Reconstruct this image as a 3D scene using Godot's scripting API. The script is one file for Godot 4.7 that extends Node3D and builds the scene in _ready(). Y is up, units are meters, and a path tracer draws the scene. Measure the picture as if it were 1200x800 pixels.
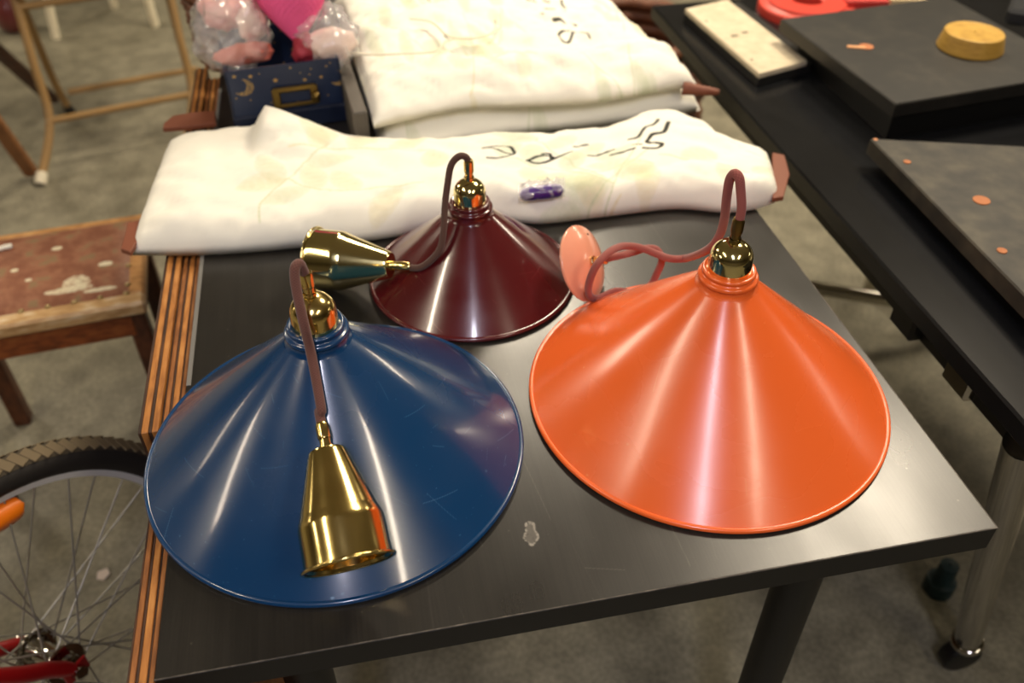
extends Node3D
# A corner of a second-hand shop: three enamel pendant lamps on a black table, cloth bags, a box, a stool, a bicycle, a folding chair and a second table.

const FOCAL := 1034.9          # pixels in the 1200 x 800 frame
const PITCH := 0.7134          # camera tilt below the horizon
const EYE := Vector3(0, 1.4042, 0)
const TOP := 0.74              # height of the table tops

var rng := RandomNumberGenerator.new()
var M := {}
var used := {}

# ------------------------------------------------------------------ mesh builder
class MB:
	var v := PackedVector3Array()
	var n := PackedVector3Array()
	var uv := PackedVector2Array()
	var ix := PackedInt32Array()

	func vert(p: Vector3, nn: Vector3, t := Vector2.ZERO) -> int:
		v.append(p); n.append(nn); uv.append(t)
		return v.size() - 1

	func tri(a: int, b: int, c: int) -> void:
		var g := (v[b] - v[a]).cross(v[c] - v[a])
		if g.length_squared() < 1e-18:
			return
		if g.dot(n[a] + n[b] + n[c]) > 0.0:
			ix.append_array([a, c, b])
		else:
			ix.append_array([a, b, c])

	func quad(a: Vector3, b: Vector3, c: Vector3, d: Vector3, nn: Vector3) -> void:
		var i := vert(a, nn, Vector2(0, 0))
		vert(b, nn, Vector2(1, 0)); vert(c, nn, Vector2(1, 1)); vert(d, nn, Vector2(0, 1))
		tri(i, i + 1, i + 2); tri(i, i + 2, i + 3)

	# profile: polylines of (radius, height), bottom to top along the outside; a new polyline is a sharp edge
	func lathe(profile: Array, segs := 48, xf := Transform3D.IDENTITY) -> void:
		var total := 0.0
		for line in profile:
			for k in range(1, line.size()):
				total += line[k].distance_to(line[k - 1])
		var run := 0.0
		for line in profile:
			var start := v.size()
			var cnt: int = line.size()
			for k in cnt:
				if k > 0:
					run += line[k].distance_to(line[k - 1])
				var tg: Vector2 = line[mini(k + 1, cnt - 1)] - line[maxi(k - 1, 0)]
				var nn := Vector2(tg.y, -tg.x).normalized()
				for j in segs + 1:
					var a := TAU * j / segs
					var p := Vector3(cos(a) * line[k].x, line[k].y, sin(a) * line[k].x)
					vert(xf * p, (xf.basis * Vector3(cos(a) * nn.x, nn.y, sin(a) * nn.x)).normalized(), Vector2(float(j) / segs, run / maxf(total, 1e-6)))
			for k in cnt - 1:
				for j in segs:
					var q := start + k * (segs + 1) + j
					tri(q, q + 1, q + segs + 2); tri(q, q + segs + 2, q + segs + 1)

	# rows of equally many points; wrap joins the last column to the first
	func grid(rows: Array, wrap: bool, want := Vector3.ZERO, uvs := []) -> void:
		var nr := rows.size()
		var nc: int = rows[0].size()
		var nor := []
		var score := 0.0
		for i in nr:
			var line := PackedVector3Array()
			var mid := Vector3.ZERO
			for p in rows[i]:
				mid += p
			mid /= nc
			for j in nc:
				var di: Vector3 = rows[mini(i + 1, nr - 1)][j] - rows[maxi(i - 1, 0)][j]
				var jn := (j + 1) % nc if wrap else mini(j + 1, nc - 1)
				var jp := (j + nc - 1) % nc if wrap else maxi(j - 1, 0)
				var dj: Vector3 = rows[i][jn] - rows[i][jp]
				var c := di.cross(dj)
				c = c.normalized() if c.length_squared() > 1e-20 else Vector3.UP
				line.append(c)
				score += c.dot(want) if want != Vector3.ZERO else c.dot(rows[i][j] - mid)
			nor.append(line)
		var sg := 1.0 if score >= 0.0 else -1.0
		var start := v.size()
		var w := nc + 1 if wrap else nc
		for i in nr:
			for j in w:
				var jj := j % nc
				var t := Vector2(float(j) / (w - 1), float(i) / (nr - 1))
				if uvs.size() > 0:
					t = uvs[i][jj]
				vert(rows[i][jj], nor[i][jj] * sg, t)
		for i in nr - 1:
			for j in w - 1:
				var q := start + i * w + j
				tri(q, q + 1, q + w + 1); tri(q, q + w + 1, q + w)

	func fan(ring: PackedVector3Array, nn: Vector3) -> void:
		var mid := Vector3.ZERO
		for p in ring:
			mid += p
		mid /= ring.size()
		var c := vert(mid, nn, Vector2(0.5, 0.5))
		for p in ring:
			vert(p, nn, Vector2(0.5, 0.5))
		for k in ring.size():
			tri(c, c + 1 + k, c + 1 + (k + 1) % ring.size())

	func tube(path: PackedVector3Array, rad, sides := 10, caps := true) -> void:
		var cnt := path.size()
		var t0 := (path[1] - path[0]).normalized()
		var side := t0.cross(Vector3.UP if absf(t0.y) < 0.9 else Vector3.RIGHT).normalized()
		var start := v.size()
		var run := 0.0
		for k in cnt:
			var t := (path[mini(k + 1, cnt - 1)] - path[maxi(k - 1, 0)]).normalized()
			side = (side - t * side.dot(t)).normalized()
			var up := t.cross(side)
			var r: float = rad[k] if rad is Array or rad is PackedFloat32Array else rad
			if k > 0:
				run += path[k].distance_to(path[k - 1])
			for j in sides + 1:
				var a := TAU * j / sides
				var d := side * cos(a) + up * sin(a)
				vert(path[k] + d * r, d, Vector2(float(j) / sides, run / 0.02))
		for k in cnt - 1:
			for j in sides:
				var q := start + k * (sides + 1) + j
				tri(q, q + 1, q + sides + 2); tri(q, q + sides + 2, q + sides + 1)
		if caps:
			for e in [0, cnt - 1]:
				var ring := PackedVector3Array()
				for j in sides:
					ring.append(v[start + e * (sides + 1) + j])
				var tt: Vector3 = (path[0] - path[1]).normalized() if e == 0 else (path[cnt - 1] - path[cnt - 2]).normalized()
				fan(ring, tt)

	# box with chamfered edges
	func box(size: Vector3, ch := 0.002, xf := Transform3D.IDENTITY) -> void:
		var h := size / 2.0
		var c := minf(ch, minf(h.x, minf(h.y, h.z)) * 0.9)
		var ax := [Vector3.RIGHT, Vector3.UP, Vector3.BACK]
		for k in 3:
			for s in [-1.0, 1.0]:
				var a: Vector3 = ax[k]
				var b: Vector3 = ax[(k + 1) % 3]
				var d: Vector3 = ax[(k + 2) % 3]
				var hb: float = h[(k + 1) % 3] - c
				var hd: float = h[(k + 2) % 3] - c
				var o: Vector3 = a * s * h[k]
				quad(xf * (o - b * hb - d * hd), xf * (o + b * hb - d * hd), xf * (o + b * hb + d * hd), xf * (o - b * hb + d * hd), xf.basis * (a * s))
				if c <= 0.0:
					continue
				for s2 in [-1.0, 1.0]:
					var p1: Vector3 = a * s * h[k] + b * s2 * hb
					var p2: Vector3 = a * s * (h[k] - c) + b * s2 * h[(k + 1) % 3]
					quad(xf * (p1 - d * hd), xf * (p1 + d * hd), xf * (p2 + d * hd), xf * (p2 - d * hd), (xf.basis * (a * s + b * s2)).normalized())
		if c > 0.0:
			for x in [-1.0, 1.0]:
				for y in [-1.0, 1.0]:
					for z in [-1.0, 1.0]:
						var nn: Vector3 = (xf.basis * Vector3(x, y, z)).normalized()
						var i := vert(xf * Vector3(x * h.x, y * (h.y - c), z * (h.z - c)), nn)
						vert(xf * Vector3(x * (h.x - c), y * h.y, z * (h.z - c)), nn)
						vert(xf * Vector3(x * (h.x - c), y * (h.y - c), z * h.z), nn)
						tri(i, i + 1, i + 2)

	# flat polygon (x, z) pulled from y0 up to y1, with a small bevel round the top
	func prism(poly: PackedVector2Array, y0: float, y1: float, bevel := 0.0) -> void:
		var pts := poly
		if Geometry2D.is_polygon_clockwise(pts):
			pts = pts.duplicate()
			pts.reverse()
		var inner := pts
		if bevel > 0.0:
			var off := Geometry2D.offset_polygon(pts, -bevel, Geometry2D.JOIN_MITER)
			if off.size() > 0 and off[0].size() == pts.size():
				inner = off[0]
				# match the order of the offset ring to the outer ring
				var best := 0
				for k in inner.size():
					if inner[k].distance_to(pts[0]) < inner[best].distance_to(pts[0]):
						best = k
				var turned := PackedVector2Array()
				for k in inner.size():
					turned.append(inner[(best + k) % inner.size()])
				inner = turned
			else:
				bevel = 0.0
		for lid in [[inner, y1, Vector3.UP], [pts, y0, Vector3.DOWN]]:
			var ring: PackedVector2Array = lid[0]
			var start := v.size()
			for p in ring:
				vert(Vector3(p.x, lid[1], p.y), lid[2], p)
			var tris := Geometry2D.triangulate_polygon(ring)
			for k in range(0, tris.size(), 3):
				tri(start + tris[k], start + tris[k + 1], start + tris[k + 2])
		var mid := Vector2.ZERO
		for p in pts:
			mid += p
		mid /= pts.size()
		for k in pts.size():
			var a := pts[k]
			var b := pts[(k + 1) % pts.size()]
			var d := (b - a).normalized()
			var nn := Vector3(d.y, 0, -d.x)
			quad(Vector3(a.x, y0, a.y), Vector3(b.x, y0, b.y), Vector3(b.x, y1 - bevel, b.y), Vector3(a.x, y1 - bevel, a.y), nn)
			if bevel > 0.0:
				var a2 := inner[k]
				var b2 := inner[(k + 1) % pts.size()]
				quad(Vector3(a.x, y1 - bevel, a.y), Vector3(b.x, y1 - bevel, b.y), Vector3(b2.x, y1, b2.y), Vector3(a2.x, y1, a2.y), (nn + Vector3.UP).normalized())

	func mesh() -> ArrayMesh:
		var arr := []
		arr.resize(Mesh.ARRAY_MAX)
		arr[Mesh.ARRAY_VERTEX] = v
		arr[Mesh.ARRAY_NORMAL] = n
		arr[Mesh.ARRAY_TEX_UV] = uv
		arr[Mesh.ARRAY_INDEX] = ix
		var m := ArrayMesh.new()
		m.add_surface_from_arrays(Mesh.PRIMITIVE_TRIANGLES, arr)
		return m

# ------------------------------------------------------------------ places
func ray(u: float, w: float) -> Vector3:
	var cp := cos(PITCH)
	var sp := sin(PITCH)
	return Vector3((u - 600.0) / FOCAL, 0, 0) + Vector3(0, cp, -sp) * ((400.0 - w) / FOCAL) + Vector3(0, -sp, -cp)

func px(u: float, w: float, y: float) -> Vector3:                  # where that sight line meets the level y
	var d := ray(u, w)
	return EYE + d * ((y - EYE.y) / d.y)

func pz(u: float, w: float, z: float) -> Vector3:                  # where it meets the upright plane z
	var d := ray(u, w)
	return EYE + d * ((z - EYE.z) / d.z)

func pp(u: float, w: float, at: Vector3, nn: Vector3) -> Vector3:  # where it meets any plane
	var d := ray(u, w)
	return EYE + d * ((at - EYE).dot(nn) / d.dot(nn))

func smooth_path(pts: PackedVector3Array, per := 8) -> PackedVector3Array:
	var out := PackedVector3Array()
	for k in pts.size() - 1:
		var a := pts[maxi(k - 1, 0)]
		var b := pts[k]
		var c := pts[k + 1]
		var d := pts[mini(k + 2, pts.size() - 1)]
		for j in per:
			out.append(b.cubic_interpolate(c, a, d, float(j) / per))
	out.append(pts[pts.size() - 1])
	return out

func arc2(cx: float, cy: float, r: float, a0: float, a1: float, k := 8) -> PackedVector2Array:
	var out := PackedVector2Array()
	for j in k + 1:
		var a := deg_to_rad(lerpf(a0, a1, float(j) / k))
		out.append(Vector2(cx + r * cos(a), cy + r * sin(a)))
	return out

func line2(list: Array) -> PackedVector2Array:
	return PackedVector2Array(list)

func axis_frame(along: Vector3, hint := Vector3.UP) -> Basis:      # a basis whose y runs along a direction
	var y := along.normalized()
	var x := y.cross(hint if absf(y.dot(hint)) < 0.95 else Vector3.RIGHT).normalized()
	return Basis(x, y, x.cross(y).normalized())

# ------------------------------------------------------------------ objects
func numbered(called: String) -> String:
	used[called] = used.get(called, -1) + 1
	return called if used[called] == 0 else "%s_%03d" % [called, used[called]]

func thing(called: String, label: String, category: String, at := Vector3.ZERO, group := "") -> Node3D:
	var o := Node3D.new()
	o.name = numbered(called)
	add_child(o)
	o.position = at
	o.set_meta("label", label)
	o.set_meta("category", category)
	if group != "":
		o.set_meta("group", group)
	return o

func part(called: String, mb: MB, mat: Material, parent: Node3D, label := "") -> MeshInstance3D:
	return part_mesh(called, mb.mesh(), mat, parent, label)

func part_mesh(called: String, mesh: Mesh, mat: Material, parent: Node3D, label := "") -> MeshInstance3D:
	var o := MeshInstance3D.new()
	o.name = called
	o.mesh = mesh
	o.material_override = mat
	o.cast_shadow = GeometryInstance3D.SHADOW_CASTING_SETTING_ON
	parent.add_child(o, true)
	if label != "":
		o.set_meta("label", label)
	return o

func solid(called: String, label: String, category: String, mb: MB, mat: Material, group := "") -> MeshInstance3D:
	var o := part(numbered(called), mb, mat, self)
	o.set_meta("label", label)
	o.set_meta("category", category)
	if group != "":
		o.set_meta("group", group)
	return o

func structure(called: String, label: String, category: String, mb: MB, mat: Material) -> MeshInstance3D:
	var o := solid(called, label, category, mb, mat)
	o.set_meta("kind", "structure")
	return o

# ------------------------------------------------------------------ materials
func std(color: Color, rough := 0.6, metal := 0.0) -> StandardMaterial3D:
	var m := StandardMaterial3D.new()
	m.albedo_color = color
	m.roughness = rough
	m.metallic = metal
	return m

func noise(freq: float, seed_: int, oct := 3) -> FastNoiseLite:
	var f := FastNoiseLite.new()
	f.noise_type = FastNoiseLite.TYPE_SIMPLEX_SMOOTH
	f.frequency = freq
	f.seed = seed_
	f.fractal_octaves = oct
	return f

func ramp_tex(size: int, fine: float, coarse: float, ramp: Array, seed_: int, mixing := 0.5, speck := 0.0) -> ImageTexture:
	var a := noise(fine, seed_, 3).get_seamless_image(size, size)
	var b := noise(coarse, seed_ + 7, 3).get_seamless_image(size, size)
	a.convert(Image.FORMAT_L8)
	b.convert(Image.FORMAT_L8)
	var da := a.get_data()
	var db := b.get_data()
	var g := Gradient.new()
	g.offsets = PackedFloat32Array([0.0, 0.5, 1.0])
	g.colors = PackedColorArray(ramp)
	var r := RandomNumberGenerator.new()
	r.seed = seed_
	var out := PackedByteArray()
	out.resize(size * size * 3)
	var lut := []
	for k in 256:
		lut.append(g.sample(k / 255.0))
	for k in size * size:
		var x := lerpf(da[k], db[k], mixing)
		if speck > 0.0 and r.randf() < 0.02:
			x += r.randf_range(-1, 1) * speck * 255.0
		var c: Color = lut[clampi(int(x), 0, 255)]
		out[k * 3] = c.r8; out[k * 3 + 1] = c.g8; out[k * 3 + 2] = c.b8
	return ImageTexture.create_from_image(Image.create_from_data(size, size, false, Image.FORMAT_RGB8, out))

func grey_tex(size: int, freq: float, lo: float, hi: float, seed_: int, oct := 4) -> ImageTexture:
	return ramp_tex(size, freq, freq * 0.3, [Color(lo, lo, lo), Color((lo + hi) / 2, (lo + hi) / 2, (lo + hi) / 2), Color(hi, hi, hi)], seed_, 0.35)

func dot(img: Image, x: float, y: float, r: float, c: Color) -> void:
	var w := img.get_width()
	var h := img.get_height()
	for yy in range(maxi(0, int(y - r)), mini(h, int(y + r) + 1)):
		for xx in range(maxi(0, int(x - r)), mini(w, int(x + r) + 1)):
			var d := Vector2(xx + 0.5 - x, yy + 0.5 - y).length()
			if d < r + 0.5:
				var k := clampf(r + 0.5 - d, 0, 1) * c.a
				var o := img.get_pixel(xx, yy)
				img.set_pixel(xx, yy, Color(lerpf(o.r, c.r, k), lerpf(o.g, c.g, k), lerpf(o.b, c.b, k)))

func stroke(img: Image, a: Vector2, b: Vector2, r: float, c: Color) -> void:
	var steps := maxi(1, int(a.distance_to(b) / maxf(r * 0.7, 0.6)))
	for k in steps + 1:
		var p := a.lerp(b, float(k) / steps)
		dot(img, p.x, p.y, r, c)

# enamel: colour with dust specks, chips and fine scratches
func enamel(base: Color, light: Color, seed_: int, specks: int, scratches: int, rough: float, coat: float, coat_rough: float) -> StandardMaterial3D:
	var img := Image.create(1024, 512, false, Image.FORMAT_RGB8)
	img.fill(base)
	var r := RandomNumberGenerator.new()
	r.seed = seed_
	for k in specks:
		var c := light
		c.a = r.randf_range(0.1, 0.55)
		dot(img, r.randf() * 1024, pow(r.randf(), 1.6) * 400, r.randf_range(0.1, 0.9) * (2.0 if r.randf() < 0.04 else 0.7), c)
	for k in scratches:
		var p := Vector2(r.randf() * 1024, r.randf() * 380)
		var c := light
		c.a = r.randf_range(0.08, 0.45)
		var q := p + Vector2.from_angle(r.randf() * TAU) * r.randf_range(8, 50)
		stroke(img, p, q, 0.25, c)
	var m := std(Color.WHITE, rough)
	m.albedo_texture = ImageTexture.create_from_image(img)
	m.clearcoat_enabled = coat > 0.0
	m.clearcoat = coat
	m.clearcoat_roughness = coat_rough
	var rt := grey_tex(256, 0.02, clampf(rough - 0.06, 0, 1), clampf(rough + 0.08, 0, 1), seed_ + 3)
	m.roughness = 1.0
	m.roughness_texture = rt
	m.roughness_texture_channel = BaseMaterial3D.TEXTURE_CHANNEL_RED
	return m

func wood(a: Color, b: Color, c: Color, seed_: int, rough: float, scale: Vector3) -> StandardMaterial3D:
	var m := std(Color.WHITE, rough)
	m.albedo_texture = ramp_tex(256, 0.03, 0.008, [a, b, c], seed_, 0.4, 0.15)
	m.uv1_triplanar = true
	m.uv1_scale = scale
	return m

func cloth_cord(a: Color, b: Color) -> StandardMaterial3D:
	var img := Image.create(32, 32, false, Image.FORMAT_RGB8)
	for y in 32:
		for x in 32:
			var k := 0.5 + 0.25 * sin(TAU * (x + y) / 8.0) + 0.25 * sin(TAU * (x - y) / 8.0)
			img.set_pixel(x, y, a.lerp(b, k))
	var m := std(Color.WHITE, 0.9)
	m.albedo_texture = ImageTexture.create_from_image(img)
	m.uv1_scale = Vector3(2, 2.2, 1)
	m.heightmap_enabled = false
	m.rim_enabled = true
	m.rim = 0.4
	return m

func make_materials() -> void:
	M.brass = std(Color(0.88, 0.78, 0.50), 0.13, 1.0)
	M.brass.roughness_texture = grey_tex(128, 0.03, 0.6, 1.0, 5)
	M.brass.roughness = 0.2
	M.brass_light = std(Color(0.90, 0.84, 0.60), 0.12, 1.0)
	M.brass_dull = std(Color(0.52, 0.43, 0.24), 0.32, 1.0)
	M.chrome = std(Color(0.74, 0.72, 0.68), 0.09, 1.0)
	M.blue = enamel(Color8(10, 55, 96), Color(0.62, 0.72, 0.82), 11, 620, 90, 0.24, 0.5, 0.08)
	M.orange = enamel(Color8(238, 104, 44), Color(0.98, 0.72, 0.55), 12, 220, 16, 0.25, 0.3, 0.16)
	M.maroon = enamel(Color8(80, 18, 22), Color(0.8, 0.6, 0.55), 13, 150, 40, 0.2, 0.6, 0.07)
	M.pink_enamel = std(Color8(236, 160, 130), 0.25)
	M.pink_enamel.clearcoat_enabled = true
	M.pink_enamel.clearcoat = 0.6
	M.pink_enamel.clearcoat_roughness = 0.08
	M.cord_brown = cloth_cord(Color8(88, 54, 46), Color8(112, 72, 62))
	M.cord_dark = cloth_cord(Color8(74, 50, 40), Color8(92, 64, 52))
	M.cord_rose = cloth_cord(Color8(134, 68, 62), Color8(160, 90, 80))
	M.black_leg = std(Color(0.02, 0.02, 0.02), 0.45)
	M.dark = std(Color(0.035, 0.033, 0.03), 0.5)
	# concrete floor
	M.concrete = std(Color.WHITE, 0.55)
	M.concrete.albedo_texture = ramp_tex(512, 0.09, 0.012, [Color8(84, 80, 66), Color8(118, 113, 96), Color8(150, 145, 124)], 21, 0.5, 0.22)
	M.concrete.uv1_triplanar = true
	M.concrete.uv1_world_triplanar = true
	M.concrete.uv1_scale = Vector3(1.6, 1.6, 1.6)
	M.plaster = std(Color(0.60, 0.57, 0.51), 0.9)
	M.ceiling = std(Color(0.72, 0.70, 0.66), 0.9)
	M.bag_side = std(Color8(240, 236, 218), 0.8)
	M.brown_leather = std(Color8(122, 66, 42), 0.6)
	M.tan_metal = std(Color8(150, 118, 72), 0.4)
	M.rubber_white = std(Color8(225, 215, 190), 0.7)
	M.tread = std(Color8(104, 90, 66), 0.85)
	M.tyre = std(Color8(34, 30, 26), 0.7)
	M.rim_metal = std(Color8(214, 212, 206), 0.4, 0.0)
	M.spoke = std(Color8(170, 166, 152), 0.35, 0.6)
	M.red_paint = std(Color8(140, 16, 18), 0.3)
	M.amber = std(Color8(255, 128, 8), 0.2)
	M.amber.clearcoat_enabled = true
	M.clear = std(Color(0.97, 0.97, 0.97, 0.26), 0.08)
	M.clear.transparency = BaseMaterial3D.TRANSPARENCY_ALPHA
	M.clear.cull_mode = BaseMaterial3D.CULL_DISABLED

# ------------------------------------------------------------------ the room
func make_light(at: Vector3, size: Vector2, energy: float, color: Color, label: String) -> void:
	var t := thing("ceiling_light", label, "ceiling light", at, "ceiling lights")
	var b := MB.new()
	b.box(Vector3(size.x + 0.06, 0.07, size.y + 0.06), 0.008, Transform3D(Basis.IDENTITY, Vector3(0, -0.035, 0)))
	part("housing", b, M.ceiling, t)
	var d := MB.new()
	d.box(Vector3(size.x, 0.012, size.y), 0.003, Transform3D(Basis.IDENTITY, Vector3(0, -0.076, 0)))
	var em := std(Color(0.9, 0.9, 0.9), 0.6)
	em.emission_enabled = true
	em.emission = color
	em.emission_energy_multiplier = 1.0
	part("lamp_diffuser", d, em, t)
	var l := AreaLight3D.new()
	l.name = "area_light"
	l.area_size = size
	l.area_normalize_energy = true
	l.light_energy = energy
	l.light_color = color
	l.shadow_enabled = true
	l.position = Vector3(0, -0.09, 0)
	l.rotation.x = -PI / 2
	l.area_range = 20.0
	t.add_child(l)

func make_camera_and_light() -> void:
	var cam := Camera3D.new()
	cam.name = "camera"
	add_child(cam)
	cam.position = EYE
	cam.rotation = Vector3(-PITCH, 0, 0)
	var at := CameraAttributesPhysical.new()
	at.frustum_focal_length = FOCAL / 800.0 * 24.0
	at.frustum_focus_distance = 0.83
	at.frustum_near = 0.05
	at.frustum_far = 60.0
	at.exposure_aperture = 4.0
	cam.attributes = at
	cam.fov = rad_to_deg(2.0 * atan(400.0 / FOCAL))
	cam.near = 0.05
	cam.far = 60.0
	cam.current = true
	var env := Environment.new()
	env.background_mode = Environment.BG_COLOR
	env.background_color = Color(0, 0, 0)
	env.tonemap_mode = Environment.TONE_MAPPER_LINEAR
	env.tonemap_exposure = 1.75
	env.sdfgi_enabled = true
	env.ssao_enabled = true
	env.ssil_enabled = true
	var we := WorldEnvironment.new()
	we.name = "environment"
	we.environment = env
	add_child(we)
	# ceiling fittings, placed where the streaks on the enamel point to
	var warm := Color(1.0, 0.935, 0.83)
	var cool := Color(0.94, 0.93, 1.0)
	make_light(Vector3(0.02, 3.0, 1.30), Vector2(0.15, 1.3), 2.0, cool, "long cool white ceiling light above the front end of the lamp table")
	make_light(Vector3(1.52, 3.0, 1.2), Vector2(0.12, 1.4), 1.6, warm, "long warm ceiling light in front of the second table")
	make_light(Vector3(-1.75, 3.0, 0.1), Vector2(0.11, 1.2), 1.6, warm, "long warm ceiling light above the bicycle")
	make_light(Vector3(1.35, 3.0, -2.2), Vector2(0.62, 0.66), 4.4, warm, "wide warm ceiling light beyond the second table")
	make_light(Vector3(0.15, 3.0, -3.45), Vector2(0.4, 0.7), 3.8, warm, "short warm ceiling light above the cloth bags")
	make_light(Vector3(-0.6, 3.0, -6.6), Vector2(0.6, 1.2), 4.0, warm, "warm ceiling light in the aisle behind the cloth bags")
	make_light(Vector3(-4.1, 3.0, -3.5), Vector2(0.3, 1.0), 3.8, warm, "long warm ceiling light beyond the folding chair")
	make_light(Vector3(-5.3, 3.0, 0.3), Vector2(0.3, 1.4), 3.0, warm, "long warm ceiling light to the side of the stool")
	make_light(Vector3(5.2, 3.0, -5.6), Vector2(0.4, 1.4), 3.4, warm, "long warm ceiling light far beyond the second table")
	make_light(Vector3(11.5, 3.0, -3.6), Vector2(1.2, 2.6), 8.0, warm, "big warm ceiling light near the wall far beyond the second table")
	make_light(Vector3(-13.0, 3.0, -3.8), Vector2(1.2, 2.2), 8.0, warm, "big warm ceiling light near the wall far beyond the bicycle")

func make_room() -> void:
	var f := MB.new()
	f.box(Vector3(32.0, 0.1, 18.0), 0.0, Transform3D(Basis.IDENTITY, Vector3(0, -0.05, -3.0)))
	structure("floor", "grey polished concrete floor with fine speckles", "floor", f, M.concrete)
	var c := MB.new()
	c.box(Vector3(32.0, 0.1, 18.0), 0.0, Transform3D(Basis.IDENTITY, Vector3(0, 3.05, -3.0)))
	structure("ceiling", "plain grey shop ceiling", "ceiling", c, M.ceiling)
	for w in [["wall_left", Vector3(-16, 1.5, -3), Vector3(0.1, 3.0, 18.0), "far beyond the bicycle"], ["wall_right", Vector3(16, 1.5, -3), Vector3(0.1, 3.0, 18.0), "far beyond the second table"], ["wall_back", Vector3(0, 1.5, -12), Vector3(32.0, 3.0, 0.1), "far behind the folding chair"], ["wall_front", Vector3(0, 1.5, 6), Vector3(32.0, 3.0, 0.1), "facing the front edge of the lamp table"]]:
		var b := MB.new()
		b.box(w[2], 0.0, Transform3D(Basis.IDENTITY, w[1]))
		structure(w[0], "plain beige plastered shop wall " + w[3], "wall", b, M.plaster)

# ------------------------------------------------------------------ the lamp table
const T_CORNER := Vector3(-0.2854, 0.74, -0.355)
const T_YAW := 0.2005

func table_point(x: float, z: float, y := TOP) -> Vector3:         # x across from the left edge, z away from the front edge
	return Vector3(T_CORNER.x + x * cos(T_YAW) - z * sin(T_YAW), y, T_CORNER.z - x * sin(T_YAW) - z * cos(T_YAW))

func table_top_material() -> StandardMaterial3D:
	var w := 768
	var h := 1536
	var r := RandomNumberGenerator.new()
	r.seed = 77
	var nz := noise(0.012, 9, 3)
	var grain := PackedFloat32Array()
	for x in w:
		grain.append(r.randf_range(-1, 1))
	var data := PackedByteArray()
	data.resize(w * h * 3)
	var blot := nz.get_image(w / 4, h / 4)
	blot.convert(Image.FORMAT_L8)
	var bd := blot.get_data()
	for y in h:
		for x in w:
			var k := 0.75 * grain[x] + 0.6 * grain[(x * 7 + (y >> 5) * 3) % w]
			var b := (bd[(y >> 2) * (w / 4) + (x >> 2)] - 128) / 128.0
			var val := clampf(33.0 + k * 3.0 + b * 4.0 + r.randf_range(-1.5, 1.5), 8.0, 80.0)
			var q := (y * w + x) * 3
			data[q] = int(val * 1.05); data[q + 1] = int(val * 0.99); data[q + 2] = int(val * 0.9)
	var img := Image.create_from_data(w, h, false, Image.FORMAT_RGB8, data)
	for k in 90:                                                     # scratches, most along the grain
		var p := Vector2(r.randf() * w, h - r.randf() * 1000)
		var along := r.randf_range(-0.25, 0.25) + PI / 2 if r.randf() < 0.7 else r.randf() * TAU
		stroke(img, p, p + Vector2.from_angle(along) * r.randf_range(12, 90), 0.3, Color(0.55, 0.53, 0.5, r.randf_range(0.08, 0.35)))
	for k in 160:
		dot(img, r.randf() * w, h - r.randf() * 1000, r.randf_range(0.2, 0.9), Color(0.75, 0.72, 0.65, r.randf_range(0.1, 0.5)))
	# chipped mark beside the orange shade
	var at := px(622, 626, TOP) - T_CORNER
	var lx := at.x * cos(T_YAW) - at.z * sin(T_YAW)
	var lz := -(at.x * sin(T_YAW)) - at.z * cos(T_YAW)
	var mx := lx / 0.75 * w
	var my := h - lz / 1.5 * h
	for k in 420:
		var a := Vector2.from_angle(r.randf() * TAU) * sqrt(r.randf())
		var q := Vector2(a.x * (6.0 + 1.5 * sin(a.y * 5.0)), a.y * 14.0).rotated(0.12)
		var rimmed := a.length() > 0.82
		dot(img, mx + q.x, my + q.y, 1.0, Color(0.56, 0.54, 0.50, 0.6) if rimmed else Color(0.34, 0.325, 0.30, 0.6))
	var m := std(Color.WHITE, 0.4)
	m.albedo_texture = ImageTexture.create_from_image(img)
	m.roughness = 1.0
	m.roughness_texture = grey_tex(256, 0.03, 0.25, 0.36, 31)
	m.roughness_texture_channel = BaseMaterial3D.TEXTURE_CHANNEL_RED
	return m

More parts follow.
